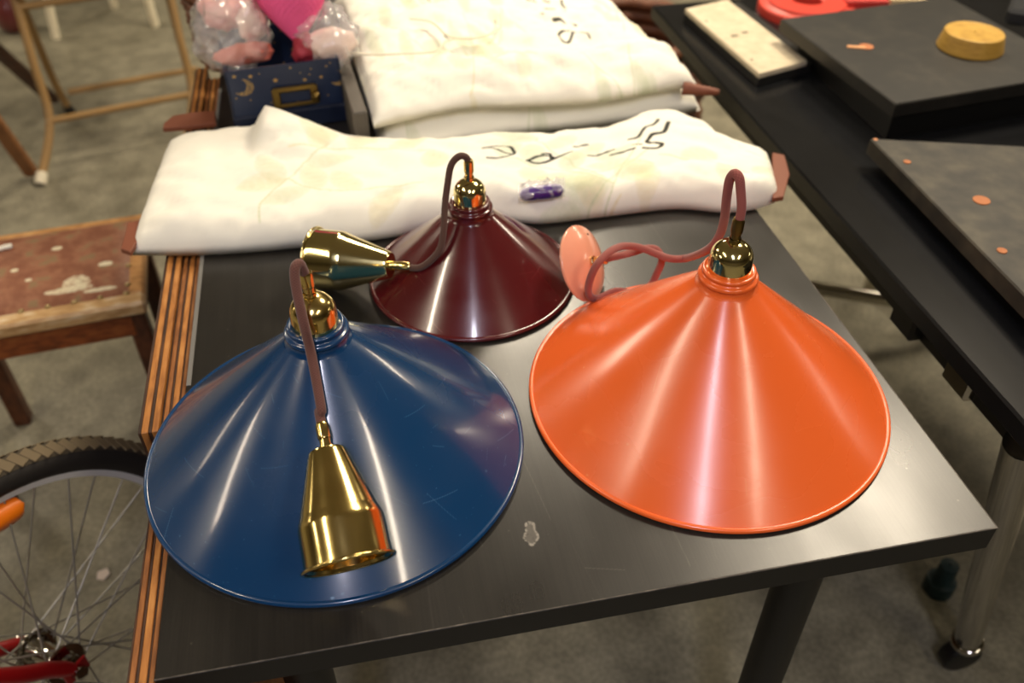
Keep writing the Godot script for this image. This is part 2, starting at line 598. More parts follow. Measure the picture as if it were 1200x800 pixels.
func make_table() -> void:
	var t := thing("table", "black veneered table with scratches carrying three enamel pendant lamps", "table", Vector3(T_CORNER.x, 0, T_CORNER.z))
	t.rotation.y = T_YAW
	var top := MB.new()                                              # local: x across, -z away
	var th := 0.031
	var ch := 0.0012
	var y1 := TOP
	var i := top.vert(Vector3(ch, y1, -ch), Vector3.UP, Vector2(0, 1))
	top.vert(Vector3(0.75 - ch, y1, -ch), Vector3.UP, Vector2(1, 1))
	top.vert(Vector3(0.75 - ch, y1, -1.5 + ch), Vector3.UP, Vector2(1, 0))
	top.vert(Vector3(ch, y1, -1.5 + ch), Vector3.UP, Vector2(0, 0))
	top.tri(i, i + 1, i + 2); top.tri(i, i + 2, i + 3)
	part("table_top", top, table_top_material(), t)
	var core := MB.new()
	core.box(Vector3(0.75, th, 1.5), ch, Transform3D(Basis.IDENTITY, Vector3(0.375, TOP - th / 2 - 0.0002, -0.75)))
	part("edge_banding", core, M.dark, t)
	var worn := MB.new()                                             # thin strip in one even pale grey along the left edge
	worn.box(Vector3(0.005, 0.0014, 0.75), 0.0004, Transform3D(Basis.IDENTITY, Vector3(0.0028, TOP + 0.0003, -0.72)))
	part("edge_strip", worn, std(Color8(112, 110, 106), 0.5), t, "pale grey edge strip")
	var wear := std(Color.WHITE, 0.6)
	wear.albedo_texture = ramp_tex(256, 0.05, 0.02, [Color8(36, 33, 29), Color8(74, 68, 60), Color8(150, 140, 126)], 33, 0.4, 0.3)
	wear.uv1_triplanar = true
	wear.uv1_scale = Vector3(6, 6, 6)
	for q in [[Vector3(0.75, 0.0012, 0.0012), Vector3(0.375, TOP - 0.0004, -0.0005)], [Vector3(0.0012, 0.0012, 1.5), Vector3(0.7495, TOP - 0.0004, -0.75)]]:
		var we := MB.new()
		we.box(q[0], 0.0003, Transform3D(Basis.IDENTITY, q[1]))
		part("worn_edge", we, wear, t, "scuffed pale edge line")
	for q in [Vector2(0.62, 0.075), Vector2(0.10, 0.075), Vector2(0.62, 1.4), Vector2(0.10, 1.4)]:
		var l := MB.new()
		l.lathe([line2([Vector2(0.026, 0.0), Vector2(0.026, 0.012)]), line2([Vector2(0.024, 0.012), Vector2(0.024, 0.70)]), line2([Vector2(0.045, 0.70), Vector2(0.045, TOP - th - 0.001)])], 24, Transform3D(Basis.IDENTITY, Vector3(q.x, 0, -q.y)))
		part("leg", l, M.black_leg, t)

# ------------------------------------------------------------------ pendant lamps
func cup_profile() -> Array:                                        # ceiling cup: open rim at y = 0, narrow top at y = 0.098
	return [line2([Vector2(0.0330, 0.0035), Vector2(0.0345, 0.0008)]), arc2(0.0378, 0.0012, 0.0016, -150, 120, 8), line2([Vector2(0.0366, 0.003), Vector2(0.0362, 0.010), Vector2(0.0358, 0.034), Vector2(0.0348, 0.0385), Vector2(0.0322, 0.045)]), line2([Vector2(0.0322, 0.045), Vector2(0.0165, 0.0955), Vector2(0.0150, 0.0980)]), line2([Vector2(0.0150, 0.0980), Vector2(0.006, 0.0986)]), line2([Vector2(0.014, 0.094), Vector2(0.0310, 0.044), Vector2(0.0345, 0.034), Vector2(0.0350, 0.004)])]

func grip_profile(h: float, r: float) -> Array:
	return [line2([Vector2(r * 1.12, 0), Vector2(r * 1.12, h * 0.18)]), line2([Vector2(r * 0.95, h * 0.2), Vector2(r * 0.95, h * 0.40)]), line2([Vector2(r * 1.06, h * 0.42), Vector2(r * 1.12, h * 0.5), Vector2(r * 1.12, h * 0.88), Vector2(r * 0.9, h)]), line2([Vector2(r * 0.9, h), Vector2(r * 0.5, h)])]

func make_cup(parent: Node3D, rim: Vector3, grip: Vector3, mat: Material, gmat: Material) -> Vector3:
	var b := axis_frame(grip - rim)
	var c := MB.new()
	c.lathe(cup_profile(), 56)
	var o := part("ceiling_cup", c, mat, parent, "polished brass tapered ceiling cup")
	o.transform = Transform3D(b, rim - parent.position)
	var g := MB.new()
	g.lathe(grip_profile(0.025, 0.0052), 20)
	var go := part("cord_grip", g, gmat, o)
	go.position = Vector3(0, 0.0978, 0)
	return rim + b.y * 0.1225

func make_shade(t: Node3D, R: float, mat: Material, cap_mat: Material, grip_mat: Material, scale: float, turn: float) -> float:
	var s := 0.905
	var r0 := 0.0305 * scale
	var h0 := (R - 0.003 - r0) * s + 0.004
	var sh := MB.new()
	var cone := PackedVector2Array()
	for k in 25:
		var f := k / 24.0
		cone.append(Vector2(lerpf(R - 0.004, r0, f), lerpf(0.0055, h0, f)))
	sh.lathe([cone, PackedVector2Array([Vector2(r0 - 0.002, h0 - 0.004), Vector2(R - 0.006, 0.003)])], 128)
	var so := part("shade", sh, mat, t)
	so.rotation.y = turn
	var bead := MB.new()
	bead.lathe([arc2(R - 0.003, 0.0032, 0.0030, -180, 180, 16)], 128)
	part("rolled_rim", bead, mat, so)
	var k2 := scale
	var col := MB.new()
	var neck := PackedVector2Array([Vector2(r0 + 0.0006, h0 - 0.001), Vector2(0.0285 * k2, h0 + 0.002), Vector2(0.0274 * k2, h0 + 0.005)])
	neck.append_array(arc2(0.0262 * k2, h0 + 0.010, 0.0030 * k2, -60, 80, 8))
	neck.append(Vector2(0.0250 * k2, h0 + 0.0138))
	neck.append_array(arc2(0.0238 * k2, h0 + 0.017, 0.0022 * k2, -50, 120, 8))
	neck.append(Vector2(0.0205 * k2, h0 + 0.0185))
	neck.append(Vector2(0.0120 * k2, h0 + 0.0180))
	col.lathe([neck], 64)
	part("collar", col, mat, so)
	var cap := MB.new()
	var base := h0 + 0.0178
	var rc := 0.0204 * k2
	var dome := PackedVector2Array([Vector2(rc * 1.02, base), Vector2(rc * 1.03, base + 0.002), Vector2(rc * 1.02, base + 0.008 * k2), Vector2(rc * 1.005, base + 0.014 * k2)])
	for q in arc2(0, 0, 1.0, 4, 90, 20):
		dome.append(Vector2(q.x * rc, base + 0.014 * k2 + q.y * rc * 0.86))
	cap.lathe([dome], 56)
	var co := part("socket_cap", cap, cap_mat, t, "polished brass dome")
	var g := MB.new()
	var gy := base + 0.014 * k2 + rc * 0.86 - 0.0012
	g.lathe(grip_profile(0.0265, 0.0052), 24, Transform3D(Basis.IDENTITY, Vector3(0, gy, 0)))
	part("cord_grip", g, grip_mat, co)
	return gy + 0.0255

func cord(t: Node3D, pts: Array, rad: float, mat: Material, label: String) -> void:
	var path := PackedVector3Array()
	for p in pts:
		path.append(p - t.position)
	var mb := MB.new()
	mb.tube(smooth_path(path, 10), rad, 12)
	part("cord", mb, mat, t, label)

func make_lamps() -> void:
	# blue
	var t := thing("pendant_lamp", "dark blue enamel cone pendant lamp with brass cup lying on its shade", "lamp", Vector3(-0.1753, TOP + 0.0004, -0.6058))
	var gt := make_shade(t, 0.1873, M.blue, M.brass, M.brass, 1.0, 0.3)
	var ax := t.position + Vector3(0, gt, 0)
	var rim := px(409.5, 662, TOP + 0.057)
	var grip := px(379, 507, TOP + 0.112)
	var e := make_cup(t, rim, grip, M.brass, M.brass)
	var back := (e - rim).normalized()
	cord(t, [ax - Vector3(0, 0.006, 0), ax + Vector3(-0.0012, 0.003, 0.0015), pz(351, 309, -0.601), pz(346, 313, -0.596), pz(345.5, 325, -0.591), pz(348, 342, -0.585), pz(352, 361, -0.578), pz(357, 383, -0.5715), pz(364, 412, -0.567), pz(371, 447, -0.551), pz(376.5, 480, -0.5335), e + back * 0.010, e - back * 0.006], 0.0043, M.cord_brown, "brown braided cord")
	# orange
	var o := thing("pendant_lamp", "orange enamel cone pendant lamp with pink ceiling rose on a knotted cord", "lamp", Vector3(0.208, TOP + 0.0004, -0.685))
	var go := make_shade(o, 0.1899, M.orange, M.brass_light, M.brass_dull, 1.0, 1.1)
	var oa := o.position + Vector3(0, go, 0)
	# ceiling rose, standing on its edge and leaning between the shades
	var fw := Vector3(0, -sin(PITCH), -cos(PITCH))
	var up := Vector3(0, cos(PITCH), -sin(PITCH))
	var nn := (-fw * 0.60 + Vector3.RIGHT * 0.78 + up * 0.12).normalized()
	var rc := px(686, 308, TOP + 0.0425)
	var rose := MB.new()
	var pr := PackedVector2Array([Vector2(0.0455, 0.0)])
	pr.append_array(arc2(0.0445, 0.0022, 0.0022, -60, 80, 6))
	pr.append_array(line2([Vector2(0.040, 0.0066), Vector2(0.034, 0.0100), Vector2(0.026, 0.0130), Vector2(0.017, 0.0152), Vector2(0.008, 0.0163), Vector2(0.0045, 0.0166)]))
	rose.lathe([pr, line2([Vector2(0.004, 0.0140), Vector2(0.026, 0.011), Vector2(0.040, 0.0045), Vector2(0.0440, 0.0)])], 64)
	var ro := part("ceiling_rose", rose, M.pink_enamel, o, "glossy pink enamel ceiling rose")
	ro.transform = Transform3D(axis_frame(nn), rc - nn * 0.006 - o.position)
	var rg := MB.new()
	rg.lathe([line2([Vector2(0.0065, 0.0155), Vector2(0.0065, 0.019)]), line2([Vector2(0.0048, 0.019), Vector2(0.0048, 0.031)]), arc2(0.0040, 0.0335, 0.0028, -80, 80, 6), line2([Vector2(0.0045, 0.0365), Vector2(0.002, 0.0368)])], 20)
	part("cord_grip", rg, M.brass, ro)
	for hp in [Vector2(0.0355, 2.4), Vector2(0.0355, -0.75)]:
		var hole := MB.new()
		var away := Vector3(cos(hp.y), 0, sin(hp.y))
		hole.lathe([line2([Vector2(0.0015, 0), Vector2(0.0015, 0.0008)]), line2([Vector2(0.0015, 0.0008), Vector2(0.0001, 0.0008)])], 10, Transform3D(Basis.IDENTITY, away * hp.x + Vector3(0, 0.0088, 0)))
		part("screw_hole", hole, M.dark, ro)
	var stem := rc - nn * 0.006 + nn * 0.037
	cord(o, [oa - Vector3(0, 0.006, 0), oa + Vector3(0.0005, 0.010, 0), pz(868, 222, -0.688), pz(866, 208, -0.690), pz(860.5, 203.5, -0.695), pz(855, 211, -0.700), pz(851.5, 232, -0.706), pz(849, 256, -0.715), pz(843, 276, -0.728), pz(830, 292, -0.745), px(806, 302, TOP + 0.068), px(786, 303, TOP + 0.066), px(771, 298, TOP + 0.064), px(756, 292, TOP + 0.066), px(741, 288.5, TOP + 0.070), px(727, 289, TOP + 0.078), px(713, 296, TOP + 0.086), px(699, 311, TOP + 0.080), px(691, 329, TOP + 0.058), px(690, 344, TOP + 0.030), px(699, 350, TOP + 0.010), px(722, 341, TOP + 0.0062), px(745, 343, TOP + 0.0062), px(762, 334, TOP + 0.010), px(770, 320, TOP + 0.025), px(775.5, 305, TOP + 0.046), px(770, 293, TOP + 0.056), px(757, 291, TOP + 0.055), px(740, 296, TOP + 0.052), stem + nn * 0.007, stem - nn * 0.003], 0.0044, M.cord_rose, "dusty rose braided cord tied in a loose knot")
	# maroon
	var m := thing("pendant_lamp", "small maroon enamel cone pendant lamp with brass cup lying beside it", "lamp", Vector3(-0.0494, TOP + 0.0004, -0.8918))
	var gm := make_shade(m, 0.1286, M.maroon, M.brass_light, M.brass, 0.92, 0.7)
	var ma := m.position + Vector3(0, gm, 0)
	var e2 := make_cup(m, px(370, 303, TOP + 0.0405), px(486, 313, TOP + 0.052), M.brass_light, M.brass)
	var r2 := px(370, 303, TOP + 0.0405)
	var back2 := (e2 - r2).normalized()
	cord(m, [ma - Vector3(0, 0.006, 0), ma + Vector3(-0.002, 0.004, 0.001), ma + Vector3(-0.010, 0.0075, 0.004), ma + Vector3(-0.019, -0.001, 0.008), pz(525, 212, -0.878), pz(521.5, 240, -0.866), pz(520, 268, -0.852), pz(516, 290, -0.842), pz(507, 303, -0.838), e2 + back2 * 0.012, e2 - back2 * 0.006], 0.0040, M.cord_dark, "dark brown braided cord")

# ------------------------------------------------------------------ cloth bags
func resample(pts: PackedVector3Array, cnt: int) -> PackedVector3Array:
	var sm := smooth_path(pts, 12)
	var acc := PackedFloat32Array([0.0])
	for k in range(1, sm.size()):
		acc.append(acc[k - 1] + sm[k].distance_to(sm[k - 1]))
	var out := PackedVector3Array()
	var j := 0
	for k in cnt + 1:
		var want := acc[acc.size() - 1] * k / cnt
		while j < acc.size() - 2 and acc[j + 1] < want:
			j += 1
		out.append(sm[j].lerp(sm[j + 1], clampf((want - acc[j]) / maxf(acc[j + 1] - acc[j], 1e-6), 0, 1)))
	return out

func pixels_at(list: Array, y: float) -> PackedVector3Array:
	var out := PackedVector3Array()
	for q in list:
		out.append(px(q[0], q[1], y))
	return out

func find_st(F: PackedVector3Array, B: PackedVector3Array, p: Vector3) -> Vector2:
	var best := Vector2.ZERO
	var far := 1e9
	for k in (F.size() - 1) * 16 + 1:
		var i := mini(k / 16, F.size() - 2)
		var f := k / 16.0 - i
		var fp := F[i].lerp(F[i + 1], f)
		var bp := B[i].lerp(B[i + 1], f)
		var a := Vector2(fp.x, fp.z)
		var b := Vector2(bp.x, bp.z)
		var q := Vector2(p.x, p.z)
		var t := (q - a).dot(b - a) / (b - a).length_squared()
		var d := q.distance_to(a.lerp(b, t))
		if d < far:
			far = d
			best = Vector2((i + f) / (F.size() - 1), t)
	return best

# a folded cloth bag: front and back outlines, bottom height, thickness; bump(s, t) adds height
func bag_shape(F: PackedVector3Array, B: PackedVector3Array, y0: float, thick: float, power: float, seed_: int, crease: float, bump: Callable) -> MB:
	var ns := F.size() - 1
	var nt := 44
	var nz := noise(1.0, seed_, 2)
	var nf := noise(1.0, seed_ + 5, 3)
	var rows := []
	var uvs := []
	for i in ns + 1:
		var s := float(i) / ns
		var e := pow(clampf(1.0 - pow(absf(2 * s - 1), 14), 0.0, 1.0), 0.5) * 0.78 + 0.22
		var line := PackedVector3Array()
		var ul := PackedVector2Array()
		for j in nt + 1:
			var t := 0.5 - 0.5 * cos(PI * j / nt)
			t = lerpf(t, float(j) / nt, 0.45)
			var g := F[i].lerp(B[i], t)
			var prof := pow(clampf(1.0 - pow(absf(2 * t - 1), power), 0, 1), 0.6)
			var fold := absf(nz.get_noise_2d(g.x * 6.0 + g.z * 4.0, g.z * 9.0 - g.x * 2.0)) * 1.6 - 0.35
			fold += 0.5 * (absf(nf.get_noise_2d(g.x * 15.0 - g.z * 9.0, g.z * 15.0)) * 1.5 - 0.3)
			var y: float = y0 + 0.002 + (thick + crease * fold) * prof * e + bump.call(s, t) * prof
			line.append(Vector3(g.x, maxf(y, y0 + 0.002), g.z))
			ul.append(Vector2(s, 1.0 - t))
		for j in 7:
			var t := 1.0 - (j + 0.5) / 7.0
			var g := F[i].lerp(B[i], t)
			line.append(Vector3(g.x, y0 + 0.0015 * absf(2 * t - 1), g.z))
			ul.append(Vector2(s, 1.0 - t))
		rows.append(line)
		uvs.append(ul)
	var mb := MB.new()
	mb.grid(rows, true, Vector3.ZERO, uvs)
	mb.fan(rows[0], (rows[0][0] - rows[1][0]).normalized())
	mb.fan(rows[ns], (rows[ns][0] - rows[ns - 1][0]).normalized())
	return mb

func bag_material(seed_: int, F: PackedVector3Array, B: PackedVector3Array, y: float, writing: Array, leaf: float) -> StandardMaterial3D:
	var w := 1024
	var h := 320
	var img := Image.create(w, h, false, Image.FORMAT_RGB8)
	img.fill(Color8(244, 241, 228))
	var r := RandomNumberGenerator.new()
	r.seed = seed_
	# pale printed vines and leaves
	for k in 13:
		var p := Vector2(r.randf() * w, r.randf() * h)
		var dir := r.randf() * TAU
		var c := Color8(196, 206, 168) if r.randf() < 0.7 else Color8(226, 214, 170)
		c.a = leaf
		var q := p
		for j in 26:
			dir += r.randf_range(-0.2, 0.25)
			var nx := q + Vector2.from_angle(dir) * 9.0
			stroke(img, q, nx, 2.2, Color(c.r, c.g, c.b, leaf * 0.5))
			q = nx
			if j % 7 == 3:
				var sd := dir + (1.0 if r.randf() < 0.5 else -1.0)
				for u in 10:
					var f := u / 9.0
					dot(img, q.x + cos(sd) * f * 84, q.y + sin(sd) * f * 84, 1.0 + 22.0 * sin(PI * f), Color(c.r, c.g, c.b, leaf * 0.3))
	for ln in writing:
		var prev := Vector2(-1, -1)
		var spots := PackedVector3Array()
		for q in ln[1]:
			spots.append(px(q[0], q[1], y))
		for p in smooth_path(spots, 5):
			var st := find_st(F, B, p)
			var a := Vector2(st.x * w, (1.0 - st.y) * h)
			if prev.x >= 0:
				stroke(img, prev, a, ln[0] * 1.6, Color(0.06, 0.075, 0.03, 0.95))
			prev = a
	var m := std(Color.WHITE, 0.75)
	m.albedo_texture = ImageTexture.create_from_image(img)
	return m

func crop_pts(ox: float, oy: float, k: float, list: Array) -> Array:
	var out := []
	for q in list:
		out.append([ox + q[0] / k, oy + q[1] / k])
	return out

func make_bags() -> void:
	var none := func(_s, _t): return 0.0
	# the long one in front
	var F := resample(pixels_at([[153, 297], [230, 297], [300, 293], [400, 283], [465, 275], [515, 263], [550, 257], [590, 257], [635, 260], [700, 253], [790, 243], [850, 247], [885, 243], [905, 237], [912, 233]], TOP + 0.006), 90)
	var B := resample(pixels_at([[193, 143], [255, 138], [292, 138], [350, 143], [430, 152], [520, 152], [600, 149], [700, 141], [765, 124], [815, 131], [850, 152], [905, 163]], TOP + 0.042), 90)
	var tent := func(s, t):
		var ridge: float = 0.165 + 0.02 * (1.0 - t)
		var d: float = s - ridge
		var fall := exp(-pow(d / (0.016 if d < 0 else 0.085), 2.0))
		return 0.047 * fall * smoothstep(0.45, 0.97, t) + 0.008 * exp(-pow((s - 0.80) / 0.05, 2.0)) * smoothstep(0.4, 0.9, t)
	var y0 := TOP + 0.0012
	var write := [
		[1.5, crop_pts(540, 120, 4.615, [[120, 255], [200, 240], [260, 250], [290, 290], [240, 310], [145, 312]])],
		[1.3, crop_pts(540, 120, 4.615, [[120, 258], [200, 270], [280, 300]])],
		[1.4, crop_pts(540, 120, 4.615, [[360, 330], [420, 310], [480, 305], [500, 315], [430, 335], [360, 330]])],
		[1.4, crop_pts(540, 120, 4.615, [[440, 300], [480, 295], [490, 315], [530, 305], [600, 278]])],
		[1.4, crop_pts(540, 120, 4.615, [[610, 250], [650, 242], [685, 240]])],
		[1.5, crop_pts(540, 120, 4.615, [[690, 300], [740, 295], [790, 270], [830, 258]])],
		[1.5, crop_pts(540, 120, 4.615, [[740, 285], [800, 275]])],
		[1.6, crop_pts(540, 120, 4.615, [[810, 297], [870, 290], [935, 280]])],
		[1.6, crop_pts(540, 120, 4.615, [[930, 240], [975, 238]])],
		[1.8, crop_pts(540, 120, 4.615, [[910, 210], [960, 195], [1000, 155], [1040, 140], [1065, 115]])],
		[2.2, crop_pts(540, 120, 4.615, [[1120, 130], [1100, 170], [1080, 178], [1030, 190], [1005, 225], [1060, 235], [1085, 245], [1060, 272], [985, 275]])],
	]
	var t := thing("cloth_bag", "long folded white cloth bag with brown corners across the black table", "bag", px(500, 220, TOP))
	var mb := bag_shape(F, B, y0, 0.042, 7.0, 3, 0.0065, tent)
	var o := part("fabric", mb, bag_material(41, F, B, TOP + 0.042, write, 0.42), t)
	o.position = -t.position
	for poly in [[[153, 297], [142, 293], [150, 263], [176, 256], [166, 276]], [[191, 152], [193, 145], [203, 137], [225, 133], [252, 131], [253, 145], [220, 150]], [[905, 180], [919, 183], [925, 205], [918, 232], [905, 234]]]:
		var pts := PackedVector2Array()
		for q in poly:
			var w := px(q[0], q[1], TOP + 0.016)
			pts.append(Vector2(w.x - t.position.x, w.z - t.position.z))
		var pm := MB.new()
		pm.prism(pts, 0.012, 0.0185, 0.001)
		part("corner_patch", pm, M.brown_leather, t, "brown leather corner")
	# two more, stacked behind
	var F1 := resample(pixels_at([[447, 170], [500, 163], [600, 148], [700, 138], [770, 128], [822, 118]], TOP + 0.020), 70)
	var B1 := resample(pixels_at([[388, -20], [470, -24], [560, -24], [640, -24], [706, -18]], TOP + 0.045), 70)
	var t1 := thing("cloth_bag", "folded white cloth bag at the bottom of the stack behind", "bag", px(620, 60, TOP))
	var b1 := bag_shape(F1, B1, TOP + 0.0015, 0.047, 9.0, 8, 0.008, none)
	var o1 := part("fabric", b1, bag_material(42, F1, B1, TOP + 0.045, [], 0.3), t1)
	o1.position = -t1.position
	var tg := MB.new()
	tg.tube(smooth_path(PackedVector3Array([px(800, 103, TOP + 0.05) - t1.position, px(822, 106, TOP + 0.048) - t1.position, px(842, 108, TOP + 0.044) - t1.position])), [0.012, 0.011, 0.0105, 0.010, 0.0095, 0.009, 0.009, 0.0085, 0.008, 0.008, 0.0075, 0.007, 0.0065, 0.006, 0.0055, 0.005, 0.004], 10)
	part("rolled_corner", tg, M.brown_leather, t1, "brown rolled leather corner")
	var F2 := resample(pixels_at([[438, 142], [480, 132], [545, 120], [620, 117], [700, 112], [770, 100], [818, 92]], TOP + 0.064), 70)
	var B2 := resample(pixels_at([[392, -20], [470, -24], [560, -24], [640, -24], [698, -18]], TOP + 0.088), 70)
	var write2 := [
		[1.7, crop_pts(560, 0, 7.5, [[430, 0], [500, 25]])], [1.8, crop_pts(560, 0, 7.5, [[575, 10], [630, 0]])],
		[1.9, crop_pts(560, 0, 7.5, [[735, 0], [740, 45], [770, 65]])], [1.5, crop_pts(560, 0, 7.5, [[590, 65], [660, 80], [770, 110]])],
		[1.5, crop_pts(560, 0, 7.5, [[550, 120], [575, 124]])], [2.2, crop_pts(560, 0, 7.5, [[660, 180], [730, 172], [770, 200]])],
		[1.5, crop_pts(560, 0, 7.5, [[810, 195], [870, 210], [840, 215]])],
		[1.5, crop_pts(560, 0, 7.5, [[845, 275], [760, 270], [710, 305], [740, 345], [800, 358], [845, 275], [900, 280], [960, 310], [985, 340]])],
		[1.6, [[500, 0], [504, 3]]], [1.6, [[519, 0], [522, 4]]], [1.6, [[521, 42], [525, 45]]],
	]
	var t2 := thing("cloth_bag", "folded white cloth bag with handwriting on top of the stack behind", "bag", px(620, 60, TOP + 0.05))
	var swell := func(s, t): return 0.012 * exp(-pow((s - 0.30) / 0.10, 2.0)) * exp(-pow((t - 0.62) / 0.10, 2.0)) + 0.010 * exp(-pow((t - 0.12 - 0.1 * s) / 0.05, 2.0))
	var b2 := bag_shape(F2, B2, TOP + 0.050, 0.034, 9.0, 15, 0.010, swell)
	var o2 := part("fabric", b2, bag_material(43, F2, B2, TOP + 0.086, write2, 0.42), t2)
	o2.position = -t2.position
	for hp in [[[399, 56], [412, 62], [440, 64], [470, 63], [510, 60], [525, 47], [560, 44], [586, 32], [588, 10]], [[480, 22], [500, 24], [512, 30], [522, 40], [534, 44], [552, 44]]]:
		var hpts := PackedVector3Array()
		for q in hp:
			hpts.append(px(q[0], q[1], TOP + 0.102) - t2.position)
		var hm := MB.new()
		hm.tube(smooth_path(hpts), 0.0018, 8)
		part("rope_handle", hm, std(Color8(246, 238, 214), 0.85), t2)
	# sweet in clear wrap on the front bag
	var c := px(633, 226, TOP + 0.046)
	var w1 := px(609, 228, TOP + 0.045)
	var w2 := px(660, 222, TOP + 0.045)
	var ct := thing("wrapped_sweet", "small purple sweet in clear wrapping lying on the long white bag", "sweet", c)
	var cm := MB.new()
	var cp := PackedVector3Array()
	var cr := []
	for k in 17:
		var f := k / 16.0
		cp.append(w1.lerp(w2, f) - c + Vector3(0, 0.002, 0.004))
		cr.append(0.0015 + 0.0085 * pow(1.0 - pow(absf(2 * f - 1), 5.0), 0.5))
	cm.tube(cp, cr, 14)
	var sweet := std(Color8(66, 22, 122), 0.15)
	sweet.clearcoat_enabled = true
	part("filling", cm, sweet, ct, "glossy purple filling")
	var wr := []
	var nz := noise(5.0, 4, 2)
	for k in 25:
		var f := k / 24.0
		var line := PackedVector3Array()
		for j in 20:
			var a := TAU * j / 20
			var rr := 0.0130 + 0.005 * nz.get_noise_3d(f * 0.9, cos(a) * 0.3, sin(a) * 0.3) * 2.0
			line.append(w1.lerp(w2, f * 1.06 - 0.03) - c + Vector3(0, 0.004 + sin(a) * rr * 0.75, cos(a) * rr))
		wr.append(line)
	var wm := MB.new()
	wm.grid(wr, true)
	var wrap := std(Color(0.96, 0.95, 0.97, 0.26), 0.1)
	wrap.transparency = BaseMaterial3D.TRANSPARENCY_ALPHA
	wrap.cull_mode = BaseMaterial3D.CULL_DISABLED
	part("wrapper", wm, wrap, ct, "clear crinkled wrapping")

# ------------------------------------------------------------------ boards beside the table
func make_boards() -> void:
	var light := wood(Color8(120, 72, 30), Color8(172, 112, 52), Color8(204, 148, 84), 51, 0.55, Vector3(14, 3, 3))
	var mid := wood(Color8(92, 54, 24), Color8(140, 86, 40), Color8(178, 122, 66), 52, 0.55, Vector3(14, 3, 3))
	var glue := wood(Color8(30, 18, 10), Color8(58, 34, 18), Color8(92, 56, 30), 53, 0.7, Vector3(14, 3, 3))
	var sets := [
		["outer plywood board standing on edge against the left side of the black table", 0.0245, 0.0205, 0.285, 1.20, [[0.30, 0], [0.20, 2], [0.32, 0], [0.18, 2]], 0.737],
		["long plywood board standing on edge between the outer board and the black table", 0.0015, 0.0225, -0.06, 1.16, [[0.20, 1], [0.10, 2], [0.26, 0], [0.14, 2], [0.2, 1], [0.10, 2]], 0.733],
	]
	for s in sets:
		var a := table_point(-s[1] - s[2] / 2, s[3], 0)
		var t := thing("plywood_board", s[0], "board", a, "plywood boards")
		t.rotation.y = T_YAW
		var x: float = s[2] / 2
		var k := 0
		for ly in s[5]:
			var wd: float = s[2] * ly[0]
			var deep: float = 0.0015 if ly[1] == 2 else 0.0
			var b := MB.new()
			var ln: float = s[4] - s[3]
			b.box(Vector3(wd, s[6] - deep, ln - deep * 2), 0.0007, Transform3D(Basis.IDENTITY, Vector3(x - wd / 2, (s[6] - deep) / 2, -ln / 2)))
			part("ply_layer", b, [light, mid, glue][ly[1]], t)
			x -= wd
			k += 1

# ------------------------------------------------------------------ box with soft things behind the long bag
func box_print() -> StandardMaterial3D:
	var img := Image.create(512, 256, false, Image.FORMAT_RGB8)
	img.fill(Color8(24, 40, 70))
	var gold := Color8(184, 146, 78)
	var r := RandomNumberGenerator.new()
	r.seed = 5
	for c in [[70, 96, 46], [500, 110, 42]]:                         # crescents
		for k in 900:
			var a := Vector2(r.randf_range(-1, 1), r.randf_range(-1, 1))
			if a.length() < 1.0 and (a - Vector2(-0.45, -0.25)).length() > 0.82:
				dot(img, c[0] + a.x * c[2], c[1] + a.y * c[2], 1.6, gold)
	for c in [[110, 40, 13], [215, 78, 15], [345, 96, 12], [420, 92, 11], [290, 20, 8], [380, 40, 6], [150, 30, 5], [40, 30, 12], [330, 55, 5], [450, 36, 7], [30, 150, 6], [370, 70, 6], [260, 150, 7], [470, 20, 6], [90, 170, 6], [300, 215, 7], [180, 200, 6], [440, 200, 6]]:
		for k in 5:
			var a := TAU * k / 5 - PI / 2
			for j in 6:
				var f := j / 5.0
				dot(img, c[0] + cos(a) * c[2] * f, c[1] + sin(a) * c[2] * f, c[2] * 0.32 * (1.1 - f), gold)
	var m := std(Color.WHITE, 0.4)
	m.albedo_texture = ImageTexture.create_from_image(img)
	return m

func lump(rad: Vector3, seed_: int, amount: float, freq: float, rows := 18, cols := 26) -> MB:
	var nz := noise(freq, seed_, 3)
	var g := []
	for i in rows + 1:
		var a := PI * clampf(float(i) / rows, 0.004, 0.996)
		var line := PackedVector3Array()
		for j in cols:
			var b := TAU * j / cols
			var d := Vector3(sin(a) * cos(b), cos(a), sin(a) * sin(b))
			line.append(d * rad * (1.0 + amount * nz.get_noise_3dv(d)))
		g.append(line)
	var mb := MB.new()
	mb.grid(g, true)
	return mb

